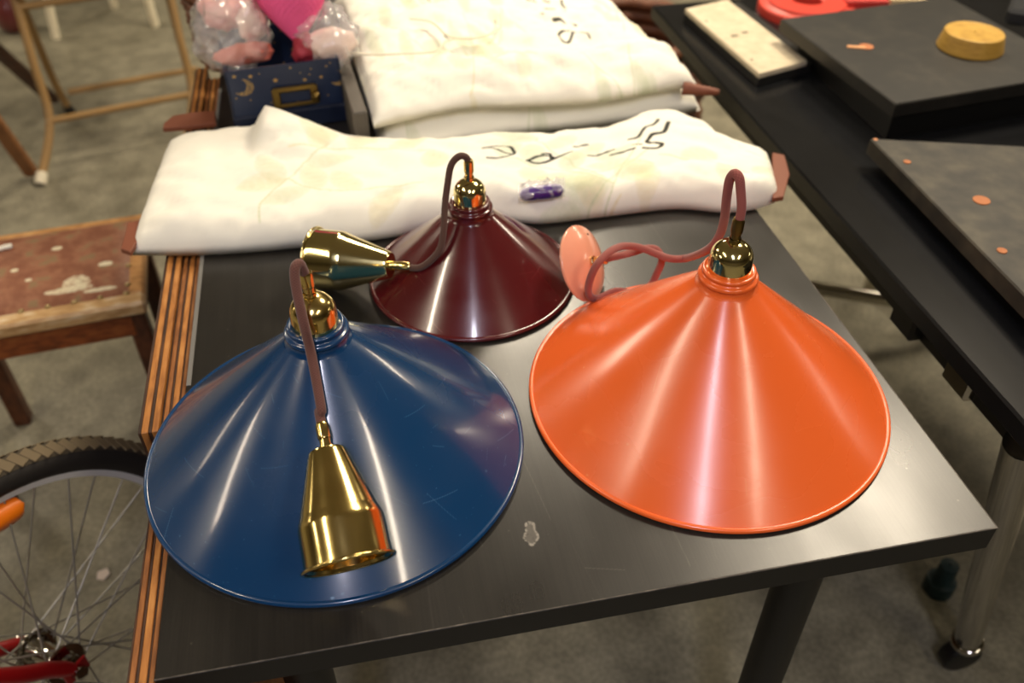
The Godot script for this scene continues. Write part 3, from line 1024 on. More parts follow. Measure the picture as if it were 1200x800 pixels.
func make_box() -> void:
	var h := 0.105
	var fl := px(262, 85, TOP + h)
	var fr := px(397, 68, TOP + h)
	var dirx := (fr - fl)
	var wdt := dirx.length()
	var yaw := atan2(-dirx.z, dirx.x)
	var at := (fl + fr) / 2
	at.y = TOP
	var t := thing("keepsake_box", "navy box printed with gold moons and stars, brass latch, full of wrapped things", "box", at)
	t.rotation.y = yaw
	var print := box_print()
	var navy := std(Color8(14, 26, 50), 0.4)
	var dp := 0.17
	var fm := MB.new()
	var i := fm.vert(Vector3(-wdt / 2, 0.032, 0.0), Vector3.BACK, Vector2(0, 1))
	fm.vert(Vector3(wdt / 2, 0.032, 0.0), Vector3.BACK, Vector2(1, 1))
	fm.vert(Vector3(wdt / 2, h, 0.0), Vector3.BACK, Vector2(1, 0))
	fm.vert(Vector3(-wdt / 2, h, 0.0), Vector3.BACK, Vector2(0, 0))
	fm.tri(i, i + 1, i + 2); fm.tri(i, i + 2, i + 3)
	fm.box(Vector3(wdt, h - 0.032, 0.004), 0.0005, Transform3D(Basis.IDENTITY, Vector3(0, 0.032 + (h - 0.032) / 2, -0.0024)))
	part("front_panel", fm, print, t)
	var lo := MB.new()
	lo.box(Vector3(wdt + 0.003, 0.030, dp + 0.003), 0.002, Transform3D(Basis.IDENTITY, Vector3(0, 0.0155, -dp / 2)))
	part("base", lo, navy, t)
	for sx in [-1.0, 1.0]:
		var sm := MB.new()
		sm.box(Vector3(0.004, h - 0.032, dp), 0.0006, Transform3D(Basis.IDENTITY, Vector3(sx * (wdt / 2 - 0.002), 0.032 + (h - 0.032) / 2, -dp / 2)))
		part("side_panel", sm, print, t)
	var bk := MB.new()
	bk.box(Vector3(wdt, h - 0.032, 0.004), 0.0006, Transform3D(Basis.IDENTITY, Vector3(0, 0.032 + (h - 0.032) / 2, -dp)))
	part("back_panel", bk, print, t)
	var lt := MB.new()                                               # brass latch frame
	var lx := 0.012
	for q in [[Vector3(lx, 0.068, 0.004), Vector3(0.064, 0.008, 0.006)], [Vector3(lx, 0.042, 0.004), Vector3(0.064, 0.006, 0.006)], [Vector3(lx - 0.029, 0.055, 0.004), Vector3(0.012, 0.030, 0.006)], [Vector3(lx + 0.029, 0.055, 0.004), Vector3(0.012, 0.030, 0.006)]]:
		lt.box(q[1], 0.0015, Transform3D(Basis.IDENTITY, q[0]))
	lt.lathe([line2([Vector2(0.006, 0), Vector2(0.006, 0.006)]), arc2(0, 0.006, 0.006, 0, 90, 5)], 16, Transform3D(Basis(Vector3.RIGHT, PI / 2), Vector3(lx + 0.031, 0.055, 0.006)))
	part("latch", lt, M.brass_dull, t, "brass latch")
	# what lies in the box
	var pink := std(Color8(240, 170, 162), 0.6)
	var pale := std(Color8(244, 214, 200), 0.6)
	var deep := std(Color8(170, 50, 66), 0.6)
	var inv := t.transform
	var specs := [
		["clear plastic bag of pink soap bars over the left end of the navy box", Vector3(-0.062, 0.135, -0.070), [[Vector3(0.0, 0.03, -0.02), Vector3(0.036, 0.030, 0.022), pink, 0.5], [Vector3(0.012, -0.022, 0.028), Vector3(0.045, 0.016, 0.018), std(Color8(238, 138, 116), 0.6), 0.3], [Vector3(0.03, 0.012, 0.0), Vector3(0.022, 0.03, 0.02), pale, 0.4]], Vector3(0.056, 0.062, 0.062)],
		["clear plastic bag with a pink striped cloth at the right end of the navy box", Vector3(0.076, 0.122, -0.044), [[Vector3(0.002, -0.008, 0.012), Vector3(0.042, 0.026, 0.02), pale, 0.2], [Vector3(-0.035, -0.012, 0.010), Vector3(0.020, 0.026, 0.02), deep, 0.3]], Vector3(0.048, 0.044, 0.046)],
	]
	var sd := 100
	for s in specs:
		var o := thing("plastic_bag", s[0], "plastic bag", inv * s[1])
		o.rotation.y = yaw
		for c in s[2]:
			sd += 1
			var l := lump(c[1], sd, c[3], 1.1)
			var lo2 := part("wrapped_item", l, c[2], o)
			lo2.position = c[0]
		sd += 1
		part("film", lump(s[3], sd, 0.45, 1.5, 22, 30), M.clear, o, "clear crumpled plastic film")
	# stripes on the right bag are bands of cloth
	# knitted strawberry-like ball
	var bp := inv * Vector3(0.034, 0.176, -0.068)
	var g := []
	for a in 65:
		var f := a / 64.0
		var line := PackedVector3Array()
		for b in 96:
			var th := TAU * b / 96
			var pr := sin(PI * pow(f, 0.72)) * (0.058 - 0.012 * f)
			pr *= 1.0 + 0.035 * sin(th * 24.0 + (PI if int(f * 32) % 2 == 0 else 0.0)) * absf(sin(f * 32 * PI))
			line.append(Vector3(cos(th) * maxf(pr, 0.0006), 0.062 - f * 0.130, sin(th) * maxf(pr, 0.0006)))
		g.append(line)
	var bm := MB.new()
	bm.grid(g, true)
	var ball := solid("knitted_ball", "bright pink knitted ball tapering to a point above the navy box", "ball", bm, std(Color8(240, 92, 150), 0.8))
	ball.transform = Transform3D(Basis(Vector3.RIGHT, -0.45) * Basis(Vector3.BACK, 0.1), bp)
	# grey card folder between the box and the bags
	var c1 := px(398, 60, TOP + 0.075)
	var c2 := px(424, 137, TOP + 0.075)
	var fd := c2 - c1
	var fo := MB.new()
	fo.box(Vector3(0.022, 0.072, fd.length() + 0.1), 0.002)
	var folder := solid("card_folder", "dark grey card folder standing between the navy box and stacked bags", "folder", fo, std(Color8(84, 78, 70), 0.6))
	folder.rotation.y = atan2(fd.x, fd.z)
	folder.position = (c1 + c2) / 2 - fd.normalized() * 0.07
	folder.position.y = TOP + 0.0365

func wicker_basket(label: String, at: Vector3, rx: float, rz: float, h: float, rows: int, lean: float) -> void:
	var t := thing("wicker_basket", label, "basket", at)
	var col := wood(Color8(58, 30, 16), Color8(98, 54, 28), Color8(140, 84, 46), 61, 0.6, Vector3(20, 20, 20))
	var stakes := 28
	for k in rows:
		var f := float(k) / (rows - 1)
		var path := PackedVector3Array()
		for j in stakes * 4 + 1:
			var a := TAU * j / (stakes * 4)
			var wv := 1.0 + 0.022 * sin(a * stakes / 2.0 + PI * k)
			var gr := (1.0 + lean * f) * wv
			path.append(Vector3(cos(a) * rx * gr, 0.008 + f * h, sin(a) * rz * gr))
		var mb := MB.new()
		mb.tube(path, h / rows * 0.56, 6, false)
		part("willow_strand", mb, col, t)
	for j in stakes:
		var a := TAU * j / stakes
		var mb := MB.new()
		mb.tube(PackedVector3Array([Vector3(cos(a) * rx, 0, sin(a) * rz), Vector3(cos(a) * rx * (1 + lean), h, sin(a) * rz * (1 + lean))]), 0.003, 5)
		part("stake", mb, col, t)
	var path2 := PackedVector3Array()
	for j in 65:
		var a := TAU * j / 64
		path2.append(Vector3(cos(a) * rx * (1 + lean), h + 0.006, sin(a) * rz * (1 + lean)))
	var rm := MB.new()
	rm.tube(path2, 0.010, 8, false)
	part("rim", rm, col, t)
	var bs := MB.new()
	bs.lathe([line2([Vector2(1.0, 0.001), Vector2(1.0, 0.009)]), line2([Vector2(1.0, 0.009), Vector2(0.01, 0.009)])], 40, Transform3D(Basis.from_scale(Vector3(rx, 1, rz)), Vector3.ZERO))
	part("base", bs, col, t)

# ------------------------------------------------------------------ stool
func make_stool() -> void:
	var y := 0.45
	var br := px(170, 249, y)
	var fr := px(191, 349, y)
	var bl := px(0, 275, y)
	var d := (bl - br).normalized()
	var e := (fr - br)
	var depth := e.length()
	e = Vector3(d.z, 0, -d.x) if Vector3(d.z, 0, -d.x).dot(e) > 0 else Vector3(-d.z, 0, d.x)
	var L := 0.40
	var t := thing("stool", "low wooden stool with worn red-brown leather seat and paint splashes", "stool", Vector3(br.x, 0, br.z))
	var xf := Transform3D(Basis(d, Vector3.UP, e), Vector3.ZERO)     # local: x along to the left, z to the front
	t.transform.basis = xf.basis if xf.basis.determinant() > 0 else Basis(-d, Vector3.UP, e)
	var sx := 1.0 if xf.basis.determinant() > 0 else -1.0
	var tan_wood := wood(Color8(136, 92, 48), Color8(186, 136, 80), Color8(214, 170, 112), 71, 0.5, Vector3(4, 8, 8))
	var painted := wood(Color8(150, 112, 66), Color8(192, 154, 104), Color8(232, 222, 198), 74, 0.5, Vector3(3, 8, 8))
	var red_wood := wood(Color8(84, 40, 16), Color8(136, 70, 30), Color8(166, 98, 46), 72, 0.45, Vector3(4, 10, 10))
	var dark_wood := wood(Color8(50, 26, 14), Color8(84, 46, 24), Color8(110, 64, 36), 73, 0.5, Vector3(8, 4, 8))
	for q in [[Vector3(L / 2, y - 0.012, 0.012), Vector3(L, 0.024, 0.024)], [Vector3(L / 2, y - 0.014, depth - 0.018), Vector3(L, 0.028, 0.036)], [Vector3(0.015, y - 0.013, depth / 2), Vector3(0.030, 0.026, depth - 0.06)], [Vector3(L - 0.015, y - 0.013, depth / 2), Vector3(0.03, 0.026, depth - 0.06)]]:
		var b := MB.new()
		b.box(q[1], 0.005, Transform3D(Basis.IDENTITY, Vector3(q[0].x * sx, q[0].y, q[0].z)))
		part("seat_rail", b, painted if q[0].z > depth * 0.8 else tan_wood, t, "pale wooden rail")
	var img := Image.create(512, 384, false, Image.FORMAT_RGB8)
	var r := RandomNumberGenerator.new()
	r.seed = 8
	var n1 := noise(0.012, 2, 4)
	var n2 := noise(0.05, 3, 3)
	for yy in 384:
		for xx in 512:
			var a := n1.get_noise_2d(xx, yy)
			var c := Color8(126, 78, 56).lerp(Color8(152, 104, 78), clampf(0.5 + a * 1.2 + n2.get_noise_2d(xx, yy) * 0.4, 0, 1))
			if a > 0.28:
				c = c.lerp(Color8(128, 112, 78), clampf((a - 0.28) * 4.0, 0, 0.7))
			img.set_pixel(xx, yy, c)
	# paint splashes: x from the right end, y from the back
	for s in [[130, 300, 34, 30, 0.95], [60, 230, 16, 9, 0.9], [190, 110, 11, 7, 0.7], [352, 70, 17, 6, 0.8], [395, 84, 7, 5, 0.7], [290, 190, 6, 5, 0.7], [150, 330, 60, 12, 0.8], [430, 220, 6, 5, 0.5], [250, 250, 5, 4, 0.5], [70, 350, 40, 7, 0.7]]:
		for k in 420:
			var a := Vector2.from_angle(r.randf() * TAU) * sqrt(r.randf())
			dot(img, s[0] + a.x * s[2] + r.randf_range(-2, 2), s[1] + a.y * s[3], r.randf_range(1.0, 4.0), Color(0.86, 0.82, 0.70, s[4] * r.randf_range(0.3, 0.9)))
	for k in 160:
		dot(img, r.randf() * 512, r.randf() * 384, r.randf_range(0.4, 1.6), Color(0.8, 0.74, 0.6, r.randf_range(0.2, 0.6)))
	var lm := std(Color.WHITE, 0.45)
	lm.albedo_texture = ImageTexture.create_from_image(img)
	var rows := []
	var uvs := []
	for i in 21:
		var line := PackedVector3Array()
		var ul := PackedVector2Array()
		for j in 21:
			var u := i / 20.0
			var w := j / 20.0
			var pz_ := pow(clampf(1.0 - pow(absf(2 * u - 1), 8), 0, 1), 0.5) * pow(clampf(1.0 - pow(absf(2 * w - 1), 8), 0, 1), 0.5)
			line.append(Vector3(lerpf(0.026, L - 0.026, u) * sx, y - 0.001 + 0.007 * pz_, lerpf(0.020, depth - 0.032, w)))
			ul.append(Vector2(u, w))
		rows.append(line)
		uvs.append(ul)
	var sm := MB.new()
	sm.grid(rows, false, Vector3.UP, uvs)
	sm.box(Vector3(L - 0.054, 0.02, depth - 0.056), 0.0, Transform3D(Basis.IDENTITY, Vector3(L / 2 * sx, y - 0.012, depth / 2 - 0.006)))
	part("leather_seat", sm, lm, t, "worn red-brown leather with pale paint splashes")
	var tack := std(Color8(190, 170, 120), 0.35, 0.6)
	for k in 9:
		var tm := MB.new()
		tm.lathe([arc2(0, 0, 0.0055, 0, 90, 5)], 12, Transform3D(Basis.from_scale(Vector3(1, 0.6, 1)), Vector3((0.03 + k * 0.043) * sx, y + 0.0005, depth - 0.034)))
		part("tack", tm, tack, t)
	for k in 4:
		var tm := MB.new()
		tm.lathe([arc2(0, 0, 0.0055, 0, 90, 5)], 12, Transform3D(Basis.from_scale(Vector3(1, 0.6, 1)), Vector3(0.028 * sx, y + 0.0005, depth - 0.06 - k * 0.06)))
		part("tack", tm, tack, t)
	var ap := MB.new()
	ap.box(Vector3(L - 0.06, 0.052, 0.02), 0.003, Transform3D(Basis.IDENTITY, Vector3((L / 2) * sx, y - 0.054, depth - 0.022)))
	part("apron", ap, red_wood, t, "red-brown front apron")
	var ap2 := MB.new()
	ap2.box(Vector3(L - 0.06, 0.052, 0.02), 0.003, Transform3D(Basis.IDENTITY, Vector3((L / 2) * sx, y - 0.054, 0.022)))
	part("apron", ap2, red_wood, t)
	for q in [Vector2(0.025, depth - 0.03), Vector2(L - 0.025, depth - 0.03), Vector2(0.025, 0.03), Vector2(L - 0.03, 0.03)]:
		var lg := MB.new()
		lg.box(Vector3(0.034, y - 0.028, 0.034), 0.003, Transform3D(Basis.IDENTITY, Vector3(q.x * sx, (y - 0.028) / 2, q.y)))
		part("leg", lg, dark_wood, t)
	var st := MB.new()
	var s1 := px(0, 292, y + 0.008)
	var s2 := px(16, 288, y + 0.008)
	st.box(Vector3(0.055, 0.006, 0.010), 0.0015)
	var strip := solid("white_strip", "short white plastic strip lying on the leather stool seat", "strip", st, std(Color8(240, 238, 228), 0.5))
	strip.position = (s1 + s2) / 2 + (s1 - s2).normalized() * 0.018
	strip.position.y = y + 0.0095
	strip.rotation.y = atan2(-(s2 - s1).z, (s2 - s1).x)

# ------------------------------------------------------------------ bicycle
func make_bicycle() -> void:
	var R := 0.303
	var c := Vector3(-0.626, R * cos(0.185), -0.626)
	var th := deg_to_rad(28.1)
	var ln := 0.185                                                  # leaning on its stand
	var nn := Vector3(cos(th) * cos(ln), sin(ln), sin(th) * cos(ln))
	var t := thing("bicycle", "red bicycle with silver spoked wheel and orange reflector beside the black table", "bicycle", Vector3(c.x, 0, c.z))
	var b := Basis(Vector3(-sin(th), 0, cos(th)), nn, Vector3(0, -1, 0))   # x along, y axle, z down
	b = Basis(b.x, b.y, b.x.cross(b.y))
	var xf := Transform3D(b, Vector3(0, c.y, 0))
	var ty := MB.new()
	ty.lathe([arc2(R - 0.024, 0.0, 0.022, -150, 150, 22)], 96, xf)
	var tyre := part("tyre", ty, M.tyre, t)
	var bd := MB.new()
	bd.lathe([arc2(R - 0.024, 0.0, 0.0226, -62, 62, 12)], 96, xf)
	part("tread_band", bd, std(Color8(64, 55, 40), 0.9), tyre, "dusty brown rubber")
	var tr := MB.new()
	for k in 110:
		for s in [-1.0, 1.0]:
			var a := TAU * (k + (0.5 if s > 0 else 0.0)) / 110
			var loc := Transform3D(Basis(Vector3.UP, -a), Vector3.ZERO) * Transform3D(Basis(Vector3.BACK, -s * 0.62), Vector3.ZERO)
			var q := Transform3D(Basis(Vector3.UP, -a), Vector3.ZERO) * Transform3D(Basis.IDENTITY, Vector3(R - 0.024, 0, 0)) * Transform3D(Basis(Vector3.BACK, s * 0.55), Vector3.ZERO) * Transform3D(Basis(Vector3.RIGHT, s * 0.5), Vector3(0.0222, 0, 0))
			tr.box(Vector3(0.0018, 0.022, 0.0142), 0.0006, xf * q)
			loc = loc
	var to := part("tread", tr, M.tread, tyre, "dusty brown tread blocks")
	to.set_meta("kind", "stuff")
	var rm := MB.new()
	var ri := R - 0.039
	rm.lathe([line2([Vector2(ri - 0.013, -0.008), Vector2(ri, -0.0125), Vector2(ri + 0.003, -0.0125)]), line2([Vector2(ri + 0.003, -0.0125), Vector2(ri + 0.003, 0.0125)]), line2([Vector2(ri + 0.003, 0.0125), Vector2(ri, 0.0125), Vector2(ri - 0.013, 0.008)]), line2([Vector2(ri - 0.013, 0.008), Vector2(ri - 0.0145, 0.0), Vector2(ri - 0.013, -0.008)])], 96, xf)
	part("rim", rm, M.rim_metal, t)
	var hb := MB.new()
	hb.lathe([line2([Vector2(0.005, -0.062), Vector2(0.005, -0.045)]), line2([Vector2(0.016, -0.045), Vector2(0.018, -0.040)]), line2([Vector2(0.027, -0.034), Vector2(0.029, -0.033), Vector2(0.029, -0.030), Vector2(0.027, -0.029)]), line2([Vector2(0.020, -0.029), Vector2(0.0155, -0.018), Vector2(0.015, 0.018), Vector2(0.020, 0.029)]), line2([Vector2(0.027, 0.029), Vector2(0.029, 0.030), Vector2(0.029, 0.033), Vector2(0.027, 0.034)]), line2([Vector2(0.018, 0.040), Vector2(0.016, 0.045)]), line2([Vector2(0.005, 0.045), Vector2(0.005, 0.066)])], 32, xf)
	for e in [-1.0, 1.0]:
		hb.lathe([line2([Vector2(0.029, 0.0), Vector2(0.005, 0.0)])], 32, xf * Transform3D(Basis(Vector3.RIGHT, 0.0 if e > 0 else PI), Vector3(0, 0.0335 * e, 0)))
		hb.lathe([line2([Vector2(0.005, 0.0), Vector2(0.029, 0.0)])], 32, xf * Transform3D(Basis.IDENTITY, Vector3(0, 0.0295 * e, 0)))
	var hub := part("hub", hb, M.chrome, t)
	for e in [-1.0, 1.0]:
		var nut := MB.new()
		nut.lathe([line2([Vector2(0.0105, 0), Vector2(0.0105, 0.009)]), line2([Vector2(0.0105, 0.009), Vector2(0.006, 0.011), Vector2(0.0005, 0.0115)])], 6, xf * Transform3D(Basis(Vector3.RIGHT, 0.0 if e > 0 else PI), Vector3(0, 0.059 * e, 0)))
		part("axle_nut", nut, M.chrome, hub)
	for k in 36:
		var e := 1.0 if k % 2 == 0 else -1.0
		var a := TAU * (k + 0.5) / 36
		var skew := (1.15 if (k / 2) % 2 == 0 else -1.15)
		var p1 := Vector3(cos(a + skew) * 0.024, 0.031 * e, sin(a + skew) * 0.024)
		var p2 := Vector3(cos(a) * (ri - 0.014), 0.002 * e, sin(a) * (ri - 0.014))
		var sp := MB.new()
		sp.tube(PackedVector3Array([xf * p1, xf * p2]), 0.0015, 6, false)
		part("spoke", sp, M.spoke, t)
	# reflector clipped to the spokes
	var rp := pp(6, 603, c, nn) - t.position
	var ra := pp(24, 592, c, nn) - t.position
	var rd := (ra - rp).normalized()
	var rf := MB.new()
	var rpath := PackedVector3Array()
	var rr := []
	for k in 13:
		var f := k / 12.0
		rpath.append(rp + rd * lerpf(-0.055, 0.026, f))
		rr.append(0.0165 * pow(1.0 - pow(absf(2 * f - 1), 5.0), 0.5) + 0.001)
	rf.tube(rpath, rr, 14)
	var sq := Transform3D(Basis.IDENTITY, Vector3.ZERO)
	for k in rf.v.size():                                            # flatten it across the wheel
		var q := rf.v[k] - rp
		rf.v[k] = rp + q - nn * q.dot(nn) * 0.45
	sq = sq
	part("reflector", rf, M.amber, t, "orange plastic reflector")
	# stays that run off to the left
	var n1 := c + nn * 0.056
	var n0 := c - nn * 0.052
	var st := MB.new()
	var q0 := n1 - t.position
	var far1 := pp(-90, 798, n1, nn) - t.position
	var mid1 := pp(55, 785, n1, nn) - t.position
	st.tube(smooth_path(PackedVector3Array([q0 + Vector3(0, 0.004, 0), mid1, pp(20, 791, n1, nn) - t.position, far1])), [0.005, 0.007, 0.009, 0.0100, 0.011, 0.011, 0.011, 0.011, 0.011, 0.011, 0.011, 0.011, 0.011, 0.011, 0.011, 0.011, 0.011, 0.011, 0.011, 0.011, 0.011, 0.011, 0.011, 0.011, 0.011], 14)
	st.box(Vector3(0.036, 0.026, 0.004), 0.0015, Transform3D(Basis(b.x, Vector3.UP, b.x.cross(Vector3.UP)), q0))
	part("frame_stay", st, M.red_paint, t, "glossy red frame tube")
	var s2 := MB.new()
	var q2 := n0 - t.position
	s2.tube(smooth_path(PackedVector3Array([q2, pp(10, 758, n0, nn) - t.position, pp(-90, 790, n0, nn) - t.position])), 0.010, 14)
	s2.box(Vector3(0.036, 0.026, 0.004), 0.0015, Transform3D(Basis(b.x, Vector3.UP, b.x.cross(Vector3.UP)), q2))
	part("frame_stay", s2, M.red_paint, t, "glossy red frame tube")

# ------------------------------------------------------------------ chairs in the back
func make_chairs() -> void:
	var f0 := px(48, 211, 0.012)
	var t := thing("folding_chair", "tan metal folding chair with white rubber foot behind the stool", "chair", Vector3(f0.x, 0, f0.z))
	var o := t.position
	var sp := px(231, 104, 0.012) - px(82, 132, 0.012)               # from the left to the right rear foot
	var j0 := px(58, 142, 0.14)
	var h0 := px(18, -2, 0.47)
	var rad := 0.0125
	var seat_l := px(6, -60, 0.47)
	for s in [0.0, 1.0]:
		var off: Vector3 = sp * s
		var lg := MB.new()
		lg.tube(smooth_path(PackedVector3Array([f0 + off - o, j0 + off - o, j0.lerp(h0, 0.5) + off - o, h0 + off - o]), 6), rad, 12)
		var lo := part("front_leg", lg, M.tan_metal, t)
		var ft := MB.new()
		ft.lathe([line2([Vector2(0.017, -0.012), Vector2(0.0185, 0.0), Vector2(0.0165, 0.024)]), line2([Vector2(0.0165, 0.024), Vector2(0.012, 0.026)])], 16, Transform3D(axis_frame(j0 - f0), f0 + off - o))
		part("rubber_foot", ft, M.rubber_white, lo, "white rubber foot")
		var r0 := px(82, 130, 0.012) + off
		var r1 := px(60, 88, 0.15) + off
		var r2 := px(24, 0, 0.42) + off
		var rl := MB.new()
		rl.tube(smooth_path(PackedVector3Array([r0 - o, r1 - o, r2 - o]), 6), rad, 12)
		var ro := part("rear_leg", rl, M.tan_metal, t)
		var rt := MB.new()
		rt.lathe([line2([Vector2(0.015, -0.012), Vector2(0.0165, 0.0), Vector2(0.0145, 0.02)]), line2([Vector2(0.0145, 0.02), Vector2(0.011, 0.022)])], 16, Transform3D(axis_frame(r1 - r0), r0 - o))
		part("rubber_foot", rt, M.tyre if s == 0.0 else M.tan_metal, ro)
	for q in [[j0, 0.0105], [px(80, 108, 0.085), 0.0105], [j0.lerp(h0, 0.93), 0.011]]:
		var cb := MB.new()
		cb.tube(PackedVector3Array([q[0] - o, q[0] + sp - o]), q[1], 12)
		part("cross_bar", cb, M.tan_metal, t)
	var seat := MB.new()
	var mid := h0 + sp * 0.5
	seat.box(Vector3(sp.length() + 0.02, 0.02, 0.38), 0.006, Transform3D(Basis(sp.normalized(), Vector3.UP, sp.normalized().cross(Vector3.UP)), Vector3(mid.x - o.x, 0.485, mid.z - o.z) + sp.normalized().cross(Vector3.UP) * -0.16))
	part("seat", seat, M.tan_metal, t)
	seat_l = seat_l
	# wooden folding frame at the left
	var dark_wood := wood(Color8(46, 24, 12), Color8(76, 42, 22), Color8(100, 60, 34), 81, 0.5, Vector3(4, 4, 4))
	var mid_wood := wood(Color8(96, 58, 28), Color8(134, 86, 46), Color8(160, 110, 66), 82, 0.5, Vector3(4, 4, 4))
	var wf := px(40, 208, 0.0)
	var w := thing("wooden_trestle", "brown wooden trestle with crossing legs behind the stool", "trestle", Vector3(wf.x, 0, wf.z))
	var wo := w.position
	for q in [[px(38, 206, 0.012), px(-30, 112, 0.36), mid_wood, 0.018], [px(62, 120, 0.012), px(-40, 30, 0.40), dark_wood, 0.020]]:
		var a: Vector3 = q[0]
		var d: Vector3 = q[1] - a
		var bm := MB.new()
		bm.box(Vector3(q[3] * 2.2, d.length() + 0.02, q[3] * 1.4), 0.004, Transform3D(axis_frame(d), a + d * 0.5 - wo + Vector3(0, 0.014, 0)))
		part("leg", bm, q[2], w)
	var rail := MB.new()
	var ra := px(-30, 112, 0.36)
	var rb := px(-40, 30, 0.40)
	rail.box(Vector3(0.05, (rb - ra).length() + 0.1, 0.04), 0.005, Transform3D(axis_frame(rb - ra), (ra + rb) / 2 - wo))
	part("top_rail", rail, dark_wood, w)
	# white legged stool far behind
	var l0 := px(66, 45, 0.0)
	var ws := thing("white_stool", "white painted stool with round legs far behind the folding chair", "stool", Vector3(l0.x, 0, l0.z))
	var sd := Vector3(0.36, 0, -0.13)
	var sb := Vector3(0.12, 0, -0.34)
	var white := std(Color8(232, 222, 196), 0.5)
	for k in 4:
		var foot: Vector3 = (sd if k % 2 == 1 else Vector3.ZERO) + (sb if k > 1 else Vector3.ZERO)
		var inward: Vector3 = ((sd + sb) * 0.5 - foot) * 0.14
		var m := MB.new()
		m.tube(PackedVector3Array([foot + Vector3(0, 0.0, 0), foot + inward + Vector3(0, 0.44, 0)]), [0.016, 0.021], 14)
		part("leg", m, white, ws)
	var st := MB.new()
	st.box(Vector3(0.40, 0.03, 0.38), 0.008, Transform3D(Basis(sd.normalized(), Vector3.UP, sd.normalized().cross(Vector3.UP)), (sd + sb) * 0.5 + Vector3(0, 0.455, 0)))
	part("seat", st, white, ws)
	# small dark red shoe-like pouch behind the trestle
	var vp := px(19, 36, 0.0)
	var vase := MB.new()
	vase.lathe([PackedVector2Array([Vector2(0.03, 0.0), Vector2(0.055, 0.02), Vector2(0.062, 0.06), Vector2(0.05, 0.11), Vector2(0.03, 0.14), Vector2(0.034, 0.16)]), PackedVector2Array([Vector2(0.034, 0.16), Vector2(0.028, 0.158), Vector2(0.025, 0.13)])], 32)
	var glaze := std(Color8(92, 16, 12), 0.12)
	glaze.clearcoat_enabled = true
	var vo := solid("vase", "small glossy dark red vase standing on the floor behind the trestle", "vase", vase, glaze)
	vo.position = vp

# ------------------------------------------------------------------ second table and what lies on it
func quad_slab(pts: Array, y0: float, y1: float, bev: float, o: Vector3) -> MB:
	var poly := PackedVector2Array()
	for p in pts:
		poly.append(Vector2(p.x - o.x, p.z - o.z))
	var mb := MB.new()
	mb.prism(poly, y0 - o.y, y1 - o.y, bev)
	return mb

